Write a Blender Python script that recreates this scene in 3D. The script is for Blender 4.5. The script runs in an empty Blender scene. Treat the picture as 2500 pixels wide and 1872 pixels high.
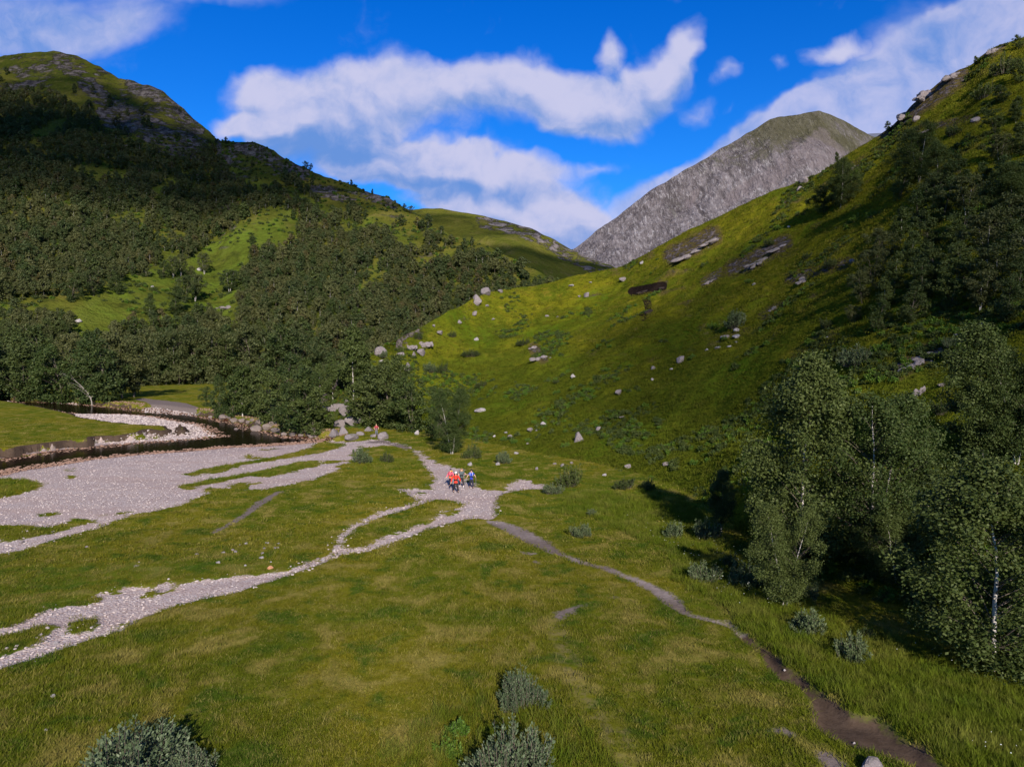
import bpy, bmesh, math, random
import numpy as np
from mathutils import Vector, Matrix, Euler
from mathutils.bvhtree import BVHTree

random.seed(7)
RNG = np.random.default_rng(7)
SC = bpy.context.scene
COL = SC.collection

# ------------------------------------------------------------------ camera
F, CU, CV = 1735.0, 1250.0, 936.0          # photograph is 2500 x 1872
CAMZ, PITCH = 12.0, math.radians(2.5)
cam_d = bpy.data.cameras.new('camera')
cam_d.sensor_width = 36.0
cam_d.lens = F / 2500.0 * 36.0
cam_d.clip_start = 0.2
cam_d.clip_end = 20000.0
cam = bpy.data.objects.new('camera', cam_d)
cam.location = (0, 0, CAMZ)
cam.rotation_euler = (math.pi / 2 - PITCH, 0, 0)
COL.objects.link(cam)
SC.camera = cam

# ------------------------------------------------------------------ sun and sky
SUN_EL, SUN_AZ = math.radians(25.0), math.radians(-10.0)   # light travels towards azimuth SUN_AZ (from +Y to +X)
ldir = Vector((math.sin(SUN_AZ) * math.cos(SUN_EL), math.cos(SUN_AZ) * math.cos(SUN_EL), -math.sin(SUN_EL)))
sun_d = bpy.data.lights.new('sun', 'SUN')
sun_d.energy = 5.0
sun_d.angle = math.radians(0.55)
sun_d.color = (1.0, 0.90, 0.78)
sun = bpy.data.objects.new('sun', sun_d)
sun.rotation_euler = ldir.to_track_quat('-Z', 'Y').to_euler()
sun.location = (0, -30, 60)
COL.objects.link(sun)

SC.view_settings.view_transform = 'Standard'
SC.view_settings.look = 'None'
SC.view_settings.exposure = 0.72
SC.view_settings.gamma = 1.0
SC.view_settings.use_curve_mapping = False
SC.render.engine = 'CYCLES'
SC.cycles.max_bounces = 6
SC.cycles.diffuse_bounces = 2
SC.cycles.glossy_bounces = 2
SC.cycles.transmission_bounces = 4
SC.cycles.transparent_max_bounces = 6
SC.cycles.use_denoising = True


class NB:
    """small helper to write node trees"""
    def __init__(self, nt):
        self.nt = nt
    def node(self, typ, **kw):
        n = self.nt.nodes.new(typ)
        for k, v in kw.items():
            setattr(n, k, v)
        return n
    def link(self, a, b):
        self.nt.links.new(a, b)
    def put(self, sock, v):
        if isinstance(v, bpy.types.NodeSocket):
            self.nt.links.new(v, sock)
        elif isinstance(v, (tuple, list)) and len(v) == 3 and sock.type == 'RGBA':
            sock.default_value = (*v, 1.0)
        else:
            sock.default_value = v
    def math(self, op, a, b=0.0, c=0.0, clamp=False):
        n = self.node('ShaderNodeMath', operation=op, use_clamp=clamp)
        self.put(n.inputs[0], a); self.put(n.inputs[1], b); self.put(n.inputs[2], c)
        return n.outputs[0]
    def add(self, a, b): return self.math('ADD', a, b)
    def sub(self, a, b): return self.math('SUBTRACT', a, b)
    def mul(self, a, b): return self.math('MULTIPLY', a, b)
    def smooth(self, x, lo, hi):
        n = self.node('ShaderNodeMapRange', interpolation_type='SMOOTHSTEP')
        self.put(n.inputs['Value'], x); self.put(n.inputs['From Min'], lo); self.put(n.inputs['From Max'], hi)
        n.inputs['To Min'].default_value = 0.0; n.inputs['To Max'].default_value = 1.0
        return n.outputs[0]
    def mix(self, f, a, b):
        n = self.node('ShaderNodeMix', data_type='RGBA')
        self.put(n.inputs[0], f); self.put(n.inputs[6], a); self.put(n.inputs[7], b)
        return n.outputs[2]
    def noise(self, vec, scale, detail=3.0, rough=0.55, dist=0.0, dim='3D', out='Fac'):
        n = self.node('ShaderNodeTexNoise', noise_dimensions=dim)
        if vec is not None: self.link(vec, n.inputs['Vector'])
        n.inputs['Scale'].default_value = scale; n.inputs['Detail'].default_value = detail
        n.inputs['Roughness'].default_value = rough; n.inputs['Distortion'].default_value = dist
        return n.outputs[out]
    def mapping(self, vec, loc=(0, 0, 0), rot=(0, 0, 0), scale=(1, 1, 1), typ='POINT'):
        n = self.node('ShaderNodeMapping', vector_type=typ)
        self.link(vec, n.inputs[0])
        if typ != 'NORMAL': n.inputs['Location'].default_value = loc
        n.inputs['Rotation'].default_value = rot; n.inputs['Scale'].default_value = scale
        return n.outputs[0]
    def attr(self, name):
        return self.node('ShaderNodeAttribute', attribute_name=name).outputs['Fac']
    def vmath(self, op, a, b=None):
        n = self.node('ShaderNodeVectorMath', operation=op)
        self.put(n.inputs[0], a)
        if b is not None: self.put(n.inputs[1], b)
        return n.outputs[0]


def build_world():
    w = bpy.data.worlds.new('World')
    SC.world = w
    w.use_nodes = True
    nt = w.node_tree
    nt.nodes.clear()
    B = NB(nt)
    tc = B.node('ShaderNodeTexCoord').outputs['Generated']
    sky = B.node('ShaderNodeTexSky', sky_type='NISHITA')
    sky.sun_disc = False
    sky.sun_elevation = SUN_EL
    sky.sun_rotation = math.atan2(-ldir.x, -ldir.y)
    sky.altitude = 200.0
    sky.air_density = 1.0
    sky.dust_density = 0.3
    sky.ozone_density = 3.0
    # the clear sky of the photograph is a deep, strongly saturated blue
    hs = B.node('ShaderNodeHueSaturation')
    hs.inputs['Hue'].default_value = 0.508
    hs.inputs['Saturation'].default_value = 1.42
    hs.inputs['Value'].default_value = 1.0
    B.link(sky.outputs[0], hs.inputs['Color'])
    bg_sky = B.node('ShaderNodeBackground')
    gain = B.vmath('MULTIPLY', hs.outputs[0], (0.30, 0.78, 1.16))
    B.link(gain, bg_sky.inputs[0])
    bg_sky.inputs[1].default_value = SKY_STRENGTH
    # cloud field: direction -> plane in front of the valley
    s = B.node('ShaderNodeSeparateXYZ'); B.link(tc, s.inputs[0])
    yy = B.math('MAXIMUM', s.outputs[1], 0.08)
    px = B.math('DIVIDE', s.outputs[0], yy)
    pz = B.math('DIVIDE', s.outputs[2], yy)
    c = B.node('ShaderNodeCombineXYZ'); B.link(px, c.inputs[0]); B.link(pz, c.inputs[1])
    P0 = c.outputs[0]
    # warp so that outlines billow
    wn = B.noise(P0, 7.0, 4.0, 0.55, out='Color')
    wv = B.vmath('SUBTRACT', wn, (0.5, 0.5, 0.5))
    n1 = B.node('ShaderNodeVectorMath', operation='SCALE'); B.link(wv, n1.inputs[0]); n1.inputs['Scale'].default_value = 0.10
    P = B.vmath('ADD', P0, n1.outputs[0])

    def blob(u, v, ru, rv, rot=0.0):
        x, z = (u - CU) / F, -(v - 860.0) / F
        q = B.mapping(P, (x, z, 0), (0, 0, math.radians(rot)), (ru / F, rv / F, 1.0), 'TEXTURE')
        g = B.node('ShaderNodeTexGradient', gradient_type='SPHERICAL'); B.link(q, g.inputs[0])
        return g.outputs[1]

    def total(lst, up=0.0):
        acc = None
        for (u, v, ru, rv, rot, amp) in lst:
            t = B.mul(blob(u + up * 0.35, v + up, ru, rv, rot), amp)
            acc = t if acc is None else B.add(acc, t)
        return acc
    raw = total(CLOUDS)
    raw_up = total(CLOUDS, 42.0)
    soft = total(SOFT)
    dark = total(SHADE)
    sepP = B.node('ShaderNodeSeparateXYZ'); B.link(P0, sepP.inputs[0])
    fb = B.noise(P, 8.0, 8.0, 0.58, 0.15)
    fb2 = B.noise(B.mapping(P, (0.010, 0.016, 0)), 8.0, 8.0, 0.58, 0.15)
    fl = B.noise(B.mapping(P0, (3, 1, 0), (0, 0, 0.5), (4.0, 8.0, 1)), 1.0, 7.0, 0.6, 0.4)
    # the rest of the sky, outside the part in view, carries the same scattered cloud
    side = B.math('MAXIMUM', B.smooth(B.math('ABSOLUTE', px), 0.80, 1.15), B.smooth(pz, 0.60, 0.85))
    side = B.math('MAXIMUM', side, B.smooth(s.outputs[1], 0.45, 0.2))
    plane = B.node('ShaderNodeCombineXYZ')
    zz = B.math('ADD', B.math('MAXIMUM', s.outputs[2], 0.0), 0.22)
    B.link(B.math('DIVIDE', s.outputs[0], zz), plane.inputs[0]); B.link(B.math('DIVIDE', s.outputs[1], zz), plane.inputs[1])
    gen = B.noise(plane.outputs[0], 1.1, 7.0, 0.55, 0.3)
    den1 = B.smooth(B.add(raw, B.mul(B.sub(fb, 0.5), 1.25)), 0.10, 0.86)
    den2 = B.mul(B.smooth(B.add(soft, B.mul(B.sub(fl, 0.5), 0.9)), 0.12, 0.85), 0.84)
    den = B.math('MAXIMUM', den1, den2)
    deng = B.smooth(gen, 0.50, 0.66)
    mixn = B.node('ShaderNodeMix', data_type='FLOAT')
    B.link(side, mixn.inputs[0]); B.link(den, mixn.inputs[2]); B.link(deng, mixn.inputs[3])
    den = mixn.outputs[0]
    relief = B.mul(B.sub(fb, fb2), 3.4)
    lit = B.add(B.add(0.56, relief), B.mul(B.sub(B.noise(P, 4.5, 5.0), 0.5), 1.5))
    lit = B.add(lit, B.mul(B.math('MAXIMUM', B.math('MINIMUM', B.sub(raw, raw_up), 0.35), -0.5), 0.95))
    lit = B.sub(lit, B.mul(dark, 0.8))
    lit = B.smooth(lit, -0.55, 1.12)
    ccol = B.mix(lit, (0.105, 0.225, 0.54), (0.44, 0.45, 0.63))
    bg_c = B.node('ShaderNodeBackground')
    B.link(ccol, bg_c.inputs[0])
    bg_c.inputs[1].default_value = CLOUD_STRENGTH
    mx = B.node('ShaderNodeMixShader')
    B.link(den, mx.inputs[0]); B.link(bg_sky.outputs[0], mx.inputs[1]); B.link(bg_c.outputs[0], mx.inputs[2])
    out = B.node('ShaderNodeOutputWorld')
    B.link(mx.outputs[0], out.inputs[0])


SKY_STRENGTH, CLOUD_STRENGTH = 0.085, 0.80
#          u     v    ru   rv  rot amp
CLOUDS = [(700, 260, 190, 130, 0, 1.0), (640, 215, 100, 70, 0, .7), (620, 305, 130, 45, 0, .8), (850, 250, 190, 130, 0, 1.0),
          (980, 220, 170, 120, 0, .9), (1130, 230, 190, 130, 0, 1.0), (1270, 215, 190, 120, 0, 1.0), (1390, 255, 170, 95, -8, 1.0),
          (1500, 255, 170, 110, 10, 1.0), (1060, 410, 190, 75, -5, .75), (900, 440, 130, 50, 0, .6), (1600, 200, 150, 85, 48, 1.0), (1675, 130, 105, 55, 55, .9), (1480, 130, 55, 62, 0, .95),
          (1450, 300, 170, 65, 5, .7), (830, 350, 230, 105, 0, 1.0), (960, 395, 200, 85, -5, .95), (1130, 370, 90, 60, 0, .4),
          (1230, 420, 140, 85, 0, 1.0), (1330, 440, 120, 75, -12, .8), (1130, 430, 190, 75, 0, .95), (1430, 415, 110, 28, 0, .45),
          (980, 430, 150, 45, 0, .5), (1200, 500, 180, 70, 0, .8), (1400, 520, 130, 90, 0, 1.1), (1300, 560, 240, 90, 0, 1.0),
          (1420, 600, 180, 90, 0, 1.0), (1020, 490, 130, 55, 0, .8), (1130, 520, 150, 60, 0, .8), (830, 410, 75, 42, 0, .6),
          (2040, 130, 130, 46, 14, .8), (2230, 80, 190, 60, 28, .5), (1880, 180, 45, 28, 0, .4), (1770, 180, 75, 40, 35, .55),
          (1690, 275, 55, 45, 40, .4), (1760, 265, 30, 20, 0, .3), (650, 300, 130, 40, 0, .6)]
SOFT = [(120, 40, 420, 130, -8, .8), (300, 85, 260, 70, 15, .5), (30, 110, 220, 60, 0, .6), (520, 5, 260, 40, 0, .6),
        (2150, 250, 420, 150, 28, 1.5), (2350, 140, 420, 130, 28, 1.6), (2000, 300, 330, 90, 12, 1.4), (1790, 370, 330, 60, 30, 1.3),
        (1560, 480, 240, 50, 30, 1.0), (2250, 60, 300, 90, 20, .55), (2480, 40, 300, 120, 25, .9), (2200, 320, 260, 110, 0, 1.2),
        (1680, 0, 60, 25, 0, .5), (1490, 345, 120, 40, 0, .35), (2130, 10, 60, 30, 0, .5)]
SHADE = [(760, 375, 190, 85, -8, .9), (930, 390, 200, 75, -10, .8), (1190, 300, 110, 40, -15, .5), (1270, 470, 95, 45, -10, .6),
         (1080, 450, 140, 45, -8, .6), (1400, 470, 90, 40, 0, .35), (1370, 590, 240, 75, 0, .6), (2060, 275, 260, 60, 25, .35), (1290, 340, 120, 40, 0, .4),
         (150, 60, 500, 160, 0, .75), (2250, 60, 200, 80, 20, .45)]
build_world()


# ------------------------------------------------------------------ geometry helpers
def ray(u, v):
    X, Y = (u - CU) / F, -(v - CV) / F
    sa, ca = math.sin(PITCH), math.cos(PITCH)
    return Vector((X, Y * sa + ca, Y * ca - sa))

def on_plane(u, v, z=0.0):
    r = ray(u, v)
    t = (z - CAMZ) / r.z
    return (r.x * t, r.y * t, z)

def at_dist(u, v, d):
    r = ray(u, v)
    t = d / r.y
    return (r.x * t, d, CAMZ + r.z * t)

def project(P):
    P = np.asarray(P, float)
    sa, ca = math.sin(PITCH), math.cos(PITCH)
    x, y, z = P[..., 0], P[..., 1], P[..., 2] - CAMZ
    f = y * ca - z * sa
    up = y * sa + z * ca
    f = np.maximum(f, 1e-3)
    return CU + F * x / f, CV - F * up / f, f

def _hash(ix, iy, iz, seed):
    h = (ix.astype(np.int64) * 374761393 + iy.astype(np.int64) * 668265263 + iz.astype(np.int64) * 2147483647 + seed * 974634777) & 0x7fffffff
    h = ((h ^ (h >> 13)) * 1274126177) & 0x7fffffff
    h = ((h ^ (h >> 16)) * 668265263) & 0x7fffffff
    return ((h ^ (h >> 15)) & 0xffff) / 65535.0

def vnoise(x, y, z=None, seed=0):
    x = np.asarray(x, float); y = np.asarray(y, float)
    z = np.zeros_like(x) if z is None else np.asarray(z, float)
    ix, iy, iz = np.floor(x), np.floor(y), np.floor(z)
    fx, fy, fz = x - ix, y - iy, z - iz
    sx, sy, sz = (f * f * f * (f * (f * 6 - 15) + 10) for f in (fx, fy, fz))
    r = 0
    for dx in (0, 1):
        for dy in (0, 1):
            for dz in (0, 1):
                w = (sx if dx else 1 - sx) * (sy if dy else 1 - sy) * (sz if dz else 1 - sz)
                r = r + w * _hash(ix + dx, iy + dy, iz + dz, seed)
    return r * 2 - 1

def vnoise2(x, y, seed=0):
    x = np.asarray(x, float); y = np.asarray(y, float)
    ix, iy = np.floor(x), np.floor(y)
    fx, fy = x - ix, y - iy
    sx, sy = (f * f * f * (f * (f * 6 - 15) + 10) for f in (fx, fy))
    z = np.zeros_like(ix)
    a, b = _hash(ix, iy, z, seed), _hash(ix + 1, iy, z, seed)
    c, d = _hash(ix, iy + 1, z, seed), _hash(ix + 1, iy + 1, z, seed)
    return (a + (b - a) * sx + (c + (d - c) * sx - a - (b - a) * sx) * sy) * 2 - 1

def fbm(x, y, z=None, octv=4, gain=0.5, seed=0):
    a, f, r, n = 1.0, 1.0, 0.0, 0.0
    for k in range(octv):
        v = vnoise2(x * f + 7.3 * k, y * f - 3.1 * k, seed + k) if z is None else vnoise(x * f + 7.3 * k, y * f - 3.1 * k, z * f, seed + k)
        r = r + a * v
        n += a; a *= gain; f *= 2.03
    return r / n

def sd_poly(px, py, poly):
    poly = np.asarray(poly, float)[:, :2]
    n = len(poly)
    d2 = np.full(px.shape, 1e18)
    inside = np.zeros(px.shape, bool)
    for i in range(n):
        a, b = poly[i], poly[(i + 1) % n]
        ex, ey = b - a
        wx, wy = px - a[0], py - a[1]
        t = np.clip((wx * ex + wy * ey) / (ex * ex + ey * ey + 1e-12), 0, 1)
        d2 = np.minimum(d2, (wx - ex * t) ** 2 + (wy - ey * t) ** 2)
        c = ((a[1] <= py) & (b[1] > py)) | ((b[1] <= py) & (a[1] > py))
        if ey != 0:
            inside ^= c & (px < a[0] + ex * (py - a[1]) / ey)
    return np.where(inside, -1, 1) * np.sqrt(d2)

def sd_line(px, py, line, widths):
    line = np.asarray(line, float)[:, :2]
    best = np.full(px.shape, 1e9)
    for i in range(len(line) - 1):
        a, b = line[i], line[i + 1]
        ex, ey = b - a
        wx, wy = px - a[0], py - a[1]
        t = np.clip((wx * ex + wy * ey) / (ex * ex + ey * ey + 1e-12), 0, 1)
        d = np.sqrt((wx - ex * t) ** 2 + (wy - ey * t) ** 2)
        best = np.minimum(best, d - (widths[i] + (widths[i + 1] - widths[i]) * t))
    return best

def in_poly_px(u, v, poly):
    return sd_poly(np.asarray(u, float), np.asarray(v, float), poly) < 0

def new_mesh(name, verts, faces, smooth=True, mats=(), attrs=None, mat_index=None):
    verts = np.asarray(verts, np.float32)
    me = bpy.data.meshes.new(name)
    me.vertices.add(len(verts))
    me.vertices.foreach_set('co', verts.ravel())
    if len(faces):
        groups = faces if isinstance(faces, list) else [faces]
        groups = [np.asarray(g, np.int32) for g in groups if len(g)]
        nl = sum(g.size for g in groups); nf = sum(len(g) for g in groups)
        me.loops.add(nl); me.polygons.add(nf)
        me.loops.foreach_set('vertex_index', np.concatenate([g.ravel() for g in groups]))
        tot = np.concatenate([np.full(len(g), g.shape[1], np.int32) for g in groups])
        start = np.concatenate([[0], np.cumsum(tot)[:-1]]).astype(np.int32)
        me.polygons.foreach_set('loop_start', start)
        me.polygons.foreach_set('use_smooth', np.full(nf, smooth, bool))
        if mat_index is not None:
            me.polygons.foreach_set('material_index', np.asarray(mat_index, np.int32))
    for m in mats: me.materials.append(m)
    if attrs:
        for k, a in attrs.items():
            at = me.attributes.new(k, 'FLOAT', 'POINT')
            at.data.foreach_set('value', np.asarray(a, np.float32))
    me.update(calc_edges=True)
    return me

def link(name, me, parent=None, loc=None, kind=None, label=None, cat=None, group=None):
    o = bpy.data.objects.new(name, me)
    COL.objects.link(o)
    if parent is not None: o.parent = parent
    if loc is not None: o.location = loc
    if kind: o['kind'] = kind
    if label: o['label'] = label
    if cat: o['category'] = cat
    if group: o['group'] = group
    return o

def grid_faces(nr, nc):
    i = np.arange(nr - 1)[:, None] * nc + np.arange(nc - 1)[None, :]
    i = i.ravel()
    return np.stack([i, i + 1, i + nc + 1, i + nc], 1)

def sub_mesh(name, V, Fc, mask, mats, attrs):
    f = Fc[mask]
    used = np.unique(f)
    remap = np.full(len(V), -1, np.int64); remap[used] = np.arange(len(used))
    return new_mesh(name, V[used], remap[f], True, mats, {k: a[used] for k, a in attrs.items()})
# ------------------------------------------------------------------ materials
def new_mat(name):
    m = bpy.data.materials.new(name)
    m.use_nodes = True
    m.node_tree.nodes.clear()
    return m, NB(m.node_tree)

def finish(B, col, rough=0.9, bump=None, bump_d=0.02, bump_s=0.6, spec=0.2, trans=None):
    p = B.node('ShaderNodeBsdfPrincipled')
    B.put(p.inputs['Base Color'], col)
    B.put(p.inputs['Roughness'], rough)
    p.inputs['Specular IOR Level'].default_value = spec
    if bump is not None:
        bn = B.node('ShaderNodeBump')
        B.link(bump, bn.inputs['Height']); bn.inputs['Distance'].default_value = bump_d; bn.inputs['Strength'].default_value = bump_s
        B.link(bn.outputs[0], p.inputs['Normal'])
    o = B.node('ShaderNodeOutputMaterial')
    B.link(p.outputs[0], o.inputs[0])
    return p

def grass_colour(B, pos):
    """meadow colour from world position: shared by the ground and the blades that stand on it"""
    big = B.noise(pos, 0.075, 3.0, 0.6, 0.6)
    mid = B.noise(pos, 0.45, 3.0, 0.6, 0.4)
    fine = B.noise(pos, 2.6, 3.0, 0.65)
    c = B.mix(B.smooth(big, 0.38, 0.66), (0.084, 0.100, 0.007), (0.136, 0.122, 0.010))
    c = B.mix(B.mul(B.smooth(mid, 0.50, 0.66), 0.95), c, (0.190, 0.160, 0.038))
    c = B.mix(B.mul(B.smooth(mid, 0.48, 0.34), 0.95), c, (0.044, 0.076, 0.007))
    c = B.mix(B.mul(B.smooth(fine, 0.5, 0.8), 0.55), c, (0.215, 0.185, 0.055))
    c = B.mix(B.mul(B.smooth(fine, 0.48, 0.25), 0.5), c, (0.040, 0.052, 0.005))
    return c

def make_ground_mat():
    m, B = new_mat('meadow_ground')
    g = B.node('ShaderNodeNewGeometry')
    pos = g.outputs['Position']
    grass = grass_colour(B, pos)
    lush = B.attr('lush'); dry = B.attr('dry')
    grass = B.mix(B.mul(lush, 0.7), grass, (0.050, 0.094, 0.009))
    ndry = B.noise(pos, 1.6, 4.0, 0.7)
    grass = B.mix(B.mul(B.mul(dry, 0.75), B.smooth(ndry, 0.40, 0.64)), grass, (0.150, 0.124, 0.052))
    # edge noise, in metres
    en = B.mul(B.sub(B.noise(pos, 0.55, 5.0, 0.66), 0.5), 3.0)
    en2 = B.mul(B.sub(B.noise(pos, 2.2, 4.0, 0.7), 0.5), 1.5)
    edge = B.add(en, en2)
    gs = B.add(B.attr('gravel'), B.mul(edge, B.attr('ragged')))
    isg = B.smooth(gs, 0.12, -0.12)
    # gravel: single stones as voronoi cells in three sizes
    vor = B.node('ShaderNodeTexVoronoi'); B.link(pos, vor.inputs['Vector']); vor.inputs['Scale'].default_value = 10.0
    vor2 = B.node('ShaderNodeTexVoronoi'); B.link(pos, vor2.inputs['Vector']); vor2.inputs['Scale'].default_value = 24.0
    sep = B.node('ShaderNodeSeparateColor'); B.link(vor.outputs['Color'], sep.inputs[0])
    sep2 = B.node('ShaderNodeSeparateColor'); B.link(vor2.outputs['Color'], sep2.inputs[0])
    st = B.mix(sep.outputs[0], (0.42, 0.335, 0.305), (0.53, 0.455, 0.43))
    st = B.mix(B.smooth(sep.outputs[1], 0.72, 0.9), st, (0.30, 0.215, 0.185))
    st = B.mix(B.mul(B.smooth(sep2.outputs[0], 0.6, 1.0), 0.6), st, (0.58, 0.54, 0.52))
    st = B.mix(B.mul(B.smooth(sep2.outputs[1], 0.7, 1.0), 0.55), st, (0.22, 0.165, 0.14))
    gap = B.mul(B.smooth(vor.outputs['Distance'], 0.045, 0.075), 0.22)
    st = B.mix(gap, st, (0.16, 0.115, 0.095))
    band = B.noise(B.mapping(pos, (0, 0, 0), (0, 0, 0.5), (0.06, 0.35, 1)), 1.0, 4.0, 0.6)
    st = B.mix(B.mul(B.smooth(band, 0.42, 0.66), 0.6), st, (0.36, 0.27, 0.235))
    st = B.mix(B.mul(B.smooth(B.noise(pos, 0.7, 4.0, 0.65), 0.5, 0.7), 0.45), st, (0.30, 0.225, 0.195))
    # iron-red cobbles along the water
    wet = B.attr('wet')
    red = B.mix(sep.outputs[2], (0.095, 0.040, 0.022), (0.36, 0.185, 0.115))
    red = B.mix(B.smooth(vor.outputs['Distance'], 0.05, 0.10), red, (0.05, 0.022, 0.014))
    st = B.mix(wet, st, red)
    c = B.mix(isg, grass, st)
    # bare earth and mud
    ms = B.add(B.attr('mud'), B.mul(edge, 0.28))
    ism = B.smooth(ms, 0.15, -0.15)
    mn = B.noise(pos, 3.5, 5.0, 0.7)
    mud = B.mix(mn, (0.028, 0.018, 0.012), (0.105, 0.075, 0.055))
    mud = B.mix(B.attr('pale'), mud, B.mix(mn, (0.12, 0.095, 0.085), (0.40, 0.34, 0.32)))
    c = B.mix(ism, c, mud)
    bp = B.add(B.noise(pos, 5.0, 5.0, 0.7), B.mul(B.mul(B.sub(0.35, vor.outputs['Distance']), isg), 1.4))
    finish(B, c, 0.92, bp, 0.06, 0.6, 0.0)
    return m

def make_hill_mat(name, grass_a, grass_b, straw, dark, rock_a, rock_b, scale, bright=None, rock_bias=0.0, steep=(0.62, 0.48), bump=0.3, low=None, heath=None):
    m, B = new_mat(name)
    g = B.node('ShaderNodeNewGeometry')
    pos = g.outputs['Position']
    n1 = B.noise(pos, 0.9 / scale, 4.0, 0.62, 0.5)
    n2 = B.noise(pos, 5.0 / scale, 4.0, 0.65, 0.3)
    n3 = B.noise(pos, 26.0 / scale, 4.0, 0.7)
    c = B.mix(B.smooth(n1, 0.36, 0.64), grass_a, grass_b)
    c = B.mix(B.mul(B.smooth(n2, 0.5, 0.72), 0.8), c, straw)
    c = B.mix(B.mul(B.smooth(n2, 0.47, 0.30), 0.8), c, dark)
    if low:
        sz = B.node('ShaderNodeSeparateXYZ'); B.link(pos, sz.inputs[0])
        c = B.mix(B.mul(B.smooth(B.add(sz.outputs[2], B.mul(B.sub(n1, 0.5), 26.0)), 22.0, 6.0), 0.72), c, low)  # lower slope greener like bracken, and darkened to paint in the steeper ground's shade
    c = B.mix(B.mul(B.smooth(n3, 0.5, 0.8), 0.5), c, straw)
    c = B.mix(B.mul(B.smooth(n3, 0.48, 0.25), 0.5), c, dark)
    if bright:
        c = B.mix(B.mul(B.attr('bright'), B.smooth(n2, 0.3, 0.6)), c, bright)
    nz = B.node('ShaderNodeSeparateXYZ'); B.link(g.outputs['Normal'], nz.inputs[0])
    rn = B.noise(B.mapping(pos, (0, 0, 0), (0.3, 0.2, 0.4), (1, 1, 2.6)), 6.0 / scale, 6.0, 0.68, 0.6)
    rk = B.add(nz.outputs[2], B.mul(B.sub(rn, 0.5), 0.75))
    rk = B.smooth(rk, steep[0], steep[1])
    rk = B.math('MAXIMUM', rk, B.smooth(B.add(B.attr('rock'), B.mul(B.sub(rn, 0.5), 1.7)), 0.42, 0.58))
    if heath:
        c = B.mix(B.mul(B.smooth(B.add(B.attr('rock'), B.mul(B.sub(n2, 0.5), 0.9)), 0.12, 0.42), 0.75), c, heath)
    rc = B.mix(B.noise(pos, 40.0 / scale, 5.0, 0.75), rock_a, rock_b)
    rc = B.mix(B.mul(B.smooth(B.noise(pos, 14.0 / scale, 5.0, 0.7), 0.55, 0.42), 0.7), rc, tuple(x * 0.35 for x in rock_a))
    c = B.mix(rk, c, rc)
    c = B.mix(B.smooth(B.add(B.attr('peat'), B.mul(B.sub(n2, 0.5), 0.8)), 0.45, 0.6), c, (0.016, 0.011, 0.009))
    bp = B.add(B.add(n3, B.mul(n2, 2.0)), B.mul(B.mul(rn, rk), 3.0))
    finish(B, c, 0.95, bp, bump, 0.8, 0.0)
    return m

def make_mountain_mat():
    m, B = new_mat('mountain_scree')
    g = B.node('ShaderNodeNewGeometry')
    pos = g.outputs['Position']
    # ribs of pale rock run down and across the face
    q = B.mapping(pos, (0, 0, 0), (0, math.radians(-38), 0), (0.020, 0.006, 0.0045))
    rib = B.noise(q, 1.0, 7.0, 0.72, 0.7)
    q3 = B.mapping(pos, (0, 0, 0), (0, math.radians(-38), 0), (0.16, 0.03, 0.035))
    rib3 = B.noise(q3, 1.0, 5.0, 0.75, 0.6)
    q2 = B.mapping(pos, (0, 0, 0), (0, math.radians(-38), 0), (0.07, 0.02, 0.022))
    rib2 = B.noise(q2, 1.0, 6.0, 0.75, 0.5)
    n1 = B.noise(pos, 0.0035, 5.0, 0.6, 0.8)
    n2 = B.noise(pos, 0.03, 5.0, 0.7)
    c = B.mix(B.smooth(rib, 0.35, 0.65), (0.085, 0.074, 0.075), (0.195, 0.172, 0.178))
    c = B.mix(B.mul(B.smooth(rib2, 0.52, 0.66), 0.85), c, (0.30, 0.28, 0.29))
    c = B.mix(B.mul(B.smooth(rib2, 0.46, 0.34), 0.85), c, (0.060, 0.052, 0.055))
    c = B.mix(B.mul(B.smooth(rib3, 0.53, 0.66), 0.8), c, (0.36, 0.335, 0.345))
    c = B.mix(B.mul(B.smooth(rib3, 0.45, 0.34), 0.5), c, (0.055, 0.048, 0.05))
    grass = B.mix(n2, (0.040, 0.042, 0.018), (0.100, 0.092, 0.045))
    s = B.node('ShaderNodeSeparateXYZ'); B.link(pos, s.inputs[0])
    gm = B.add(B.smooth(s.outputs[2], 480.0, 900.0), B.mul(B.sub(n1, 0.5), 2.4))
    c = B.mix(B.mul(B.smooth(B.add(gm, B.mul(B.sub(rib2, 0.5), 1.2)), 0.35, 0.75), 0.8), c, grass)
    scree = B.attr('scree')
    c = B.mix(B.mul(B.smooth(B.add(scree, B.add(B.mul(B.sub(rib, 0.5), 1.8), B.mul(B.sub(rib2, 0.5), 1.6))), 0.5, 0.95), 0.5), c, B.mix(n2, (0.12, 0.096, 0.098), (0.21, 0.175, 0.178)))
    bp = B.add(B.mul(rib, 1.5), B.add(rib2, n2))
    finish(B, c, 0.95, bp, 18.0, 0.95, 0.0)
    return m

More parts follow.
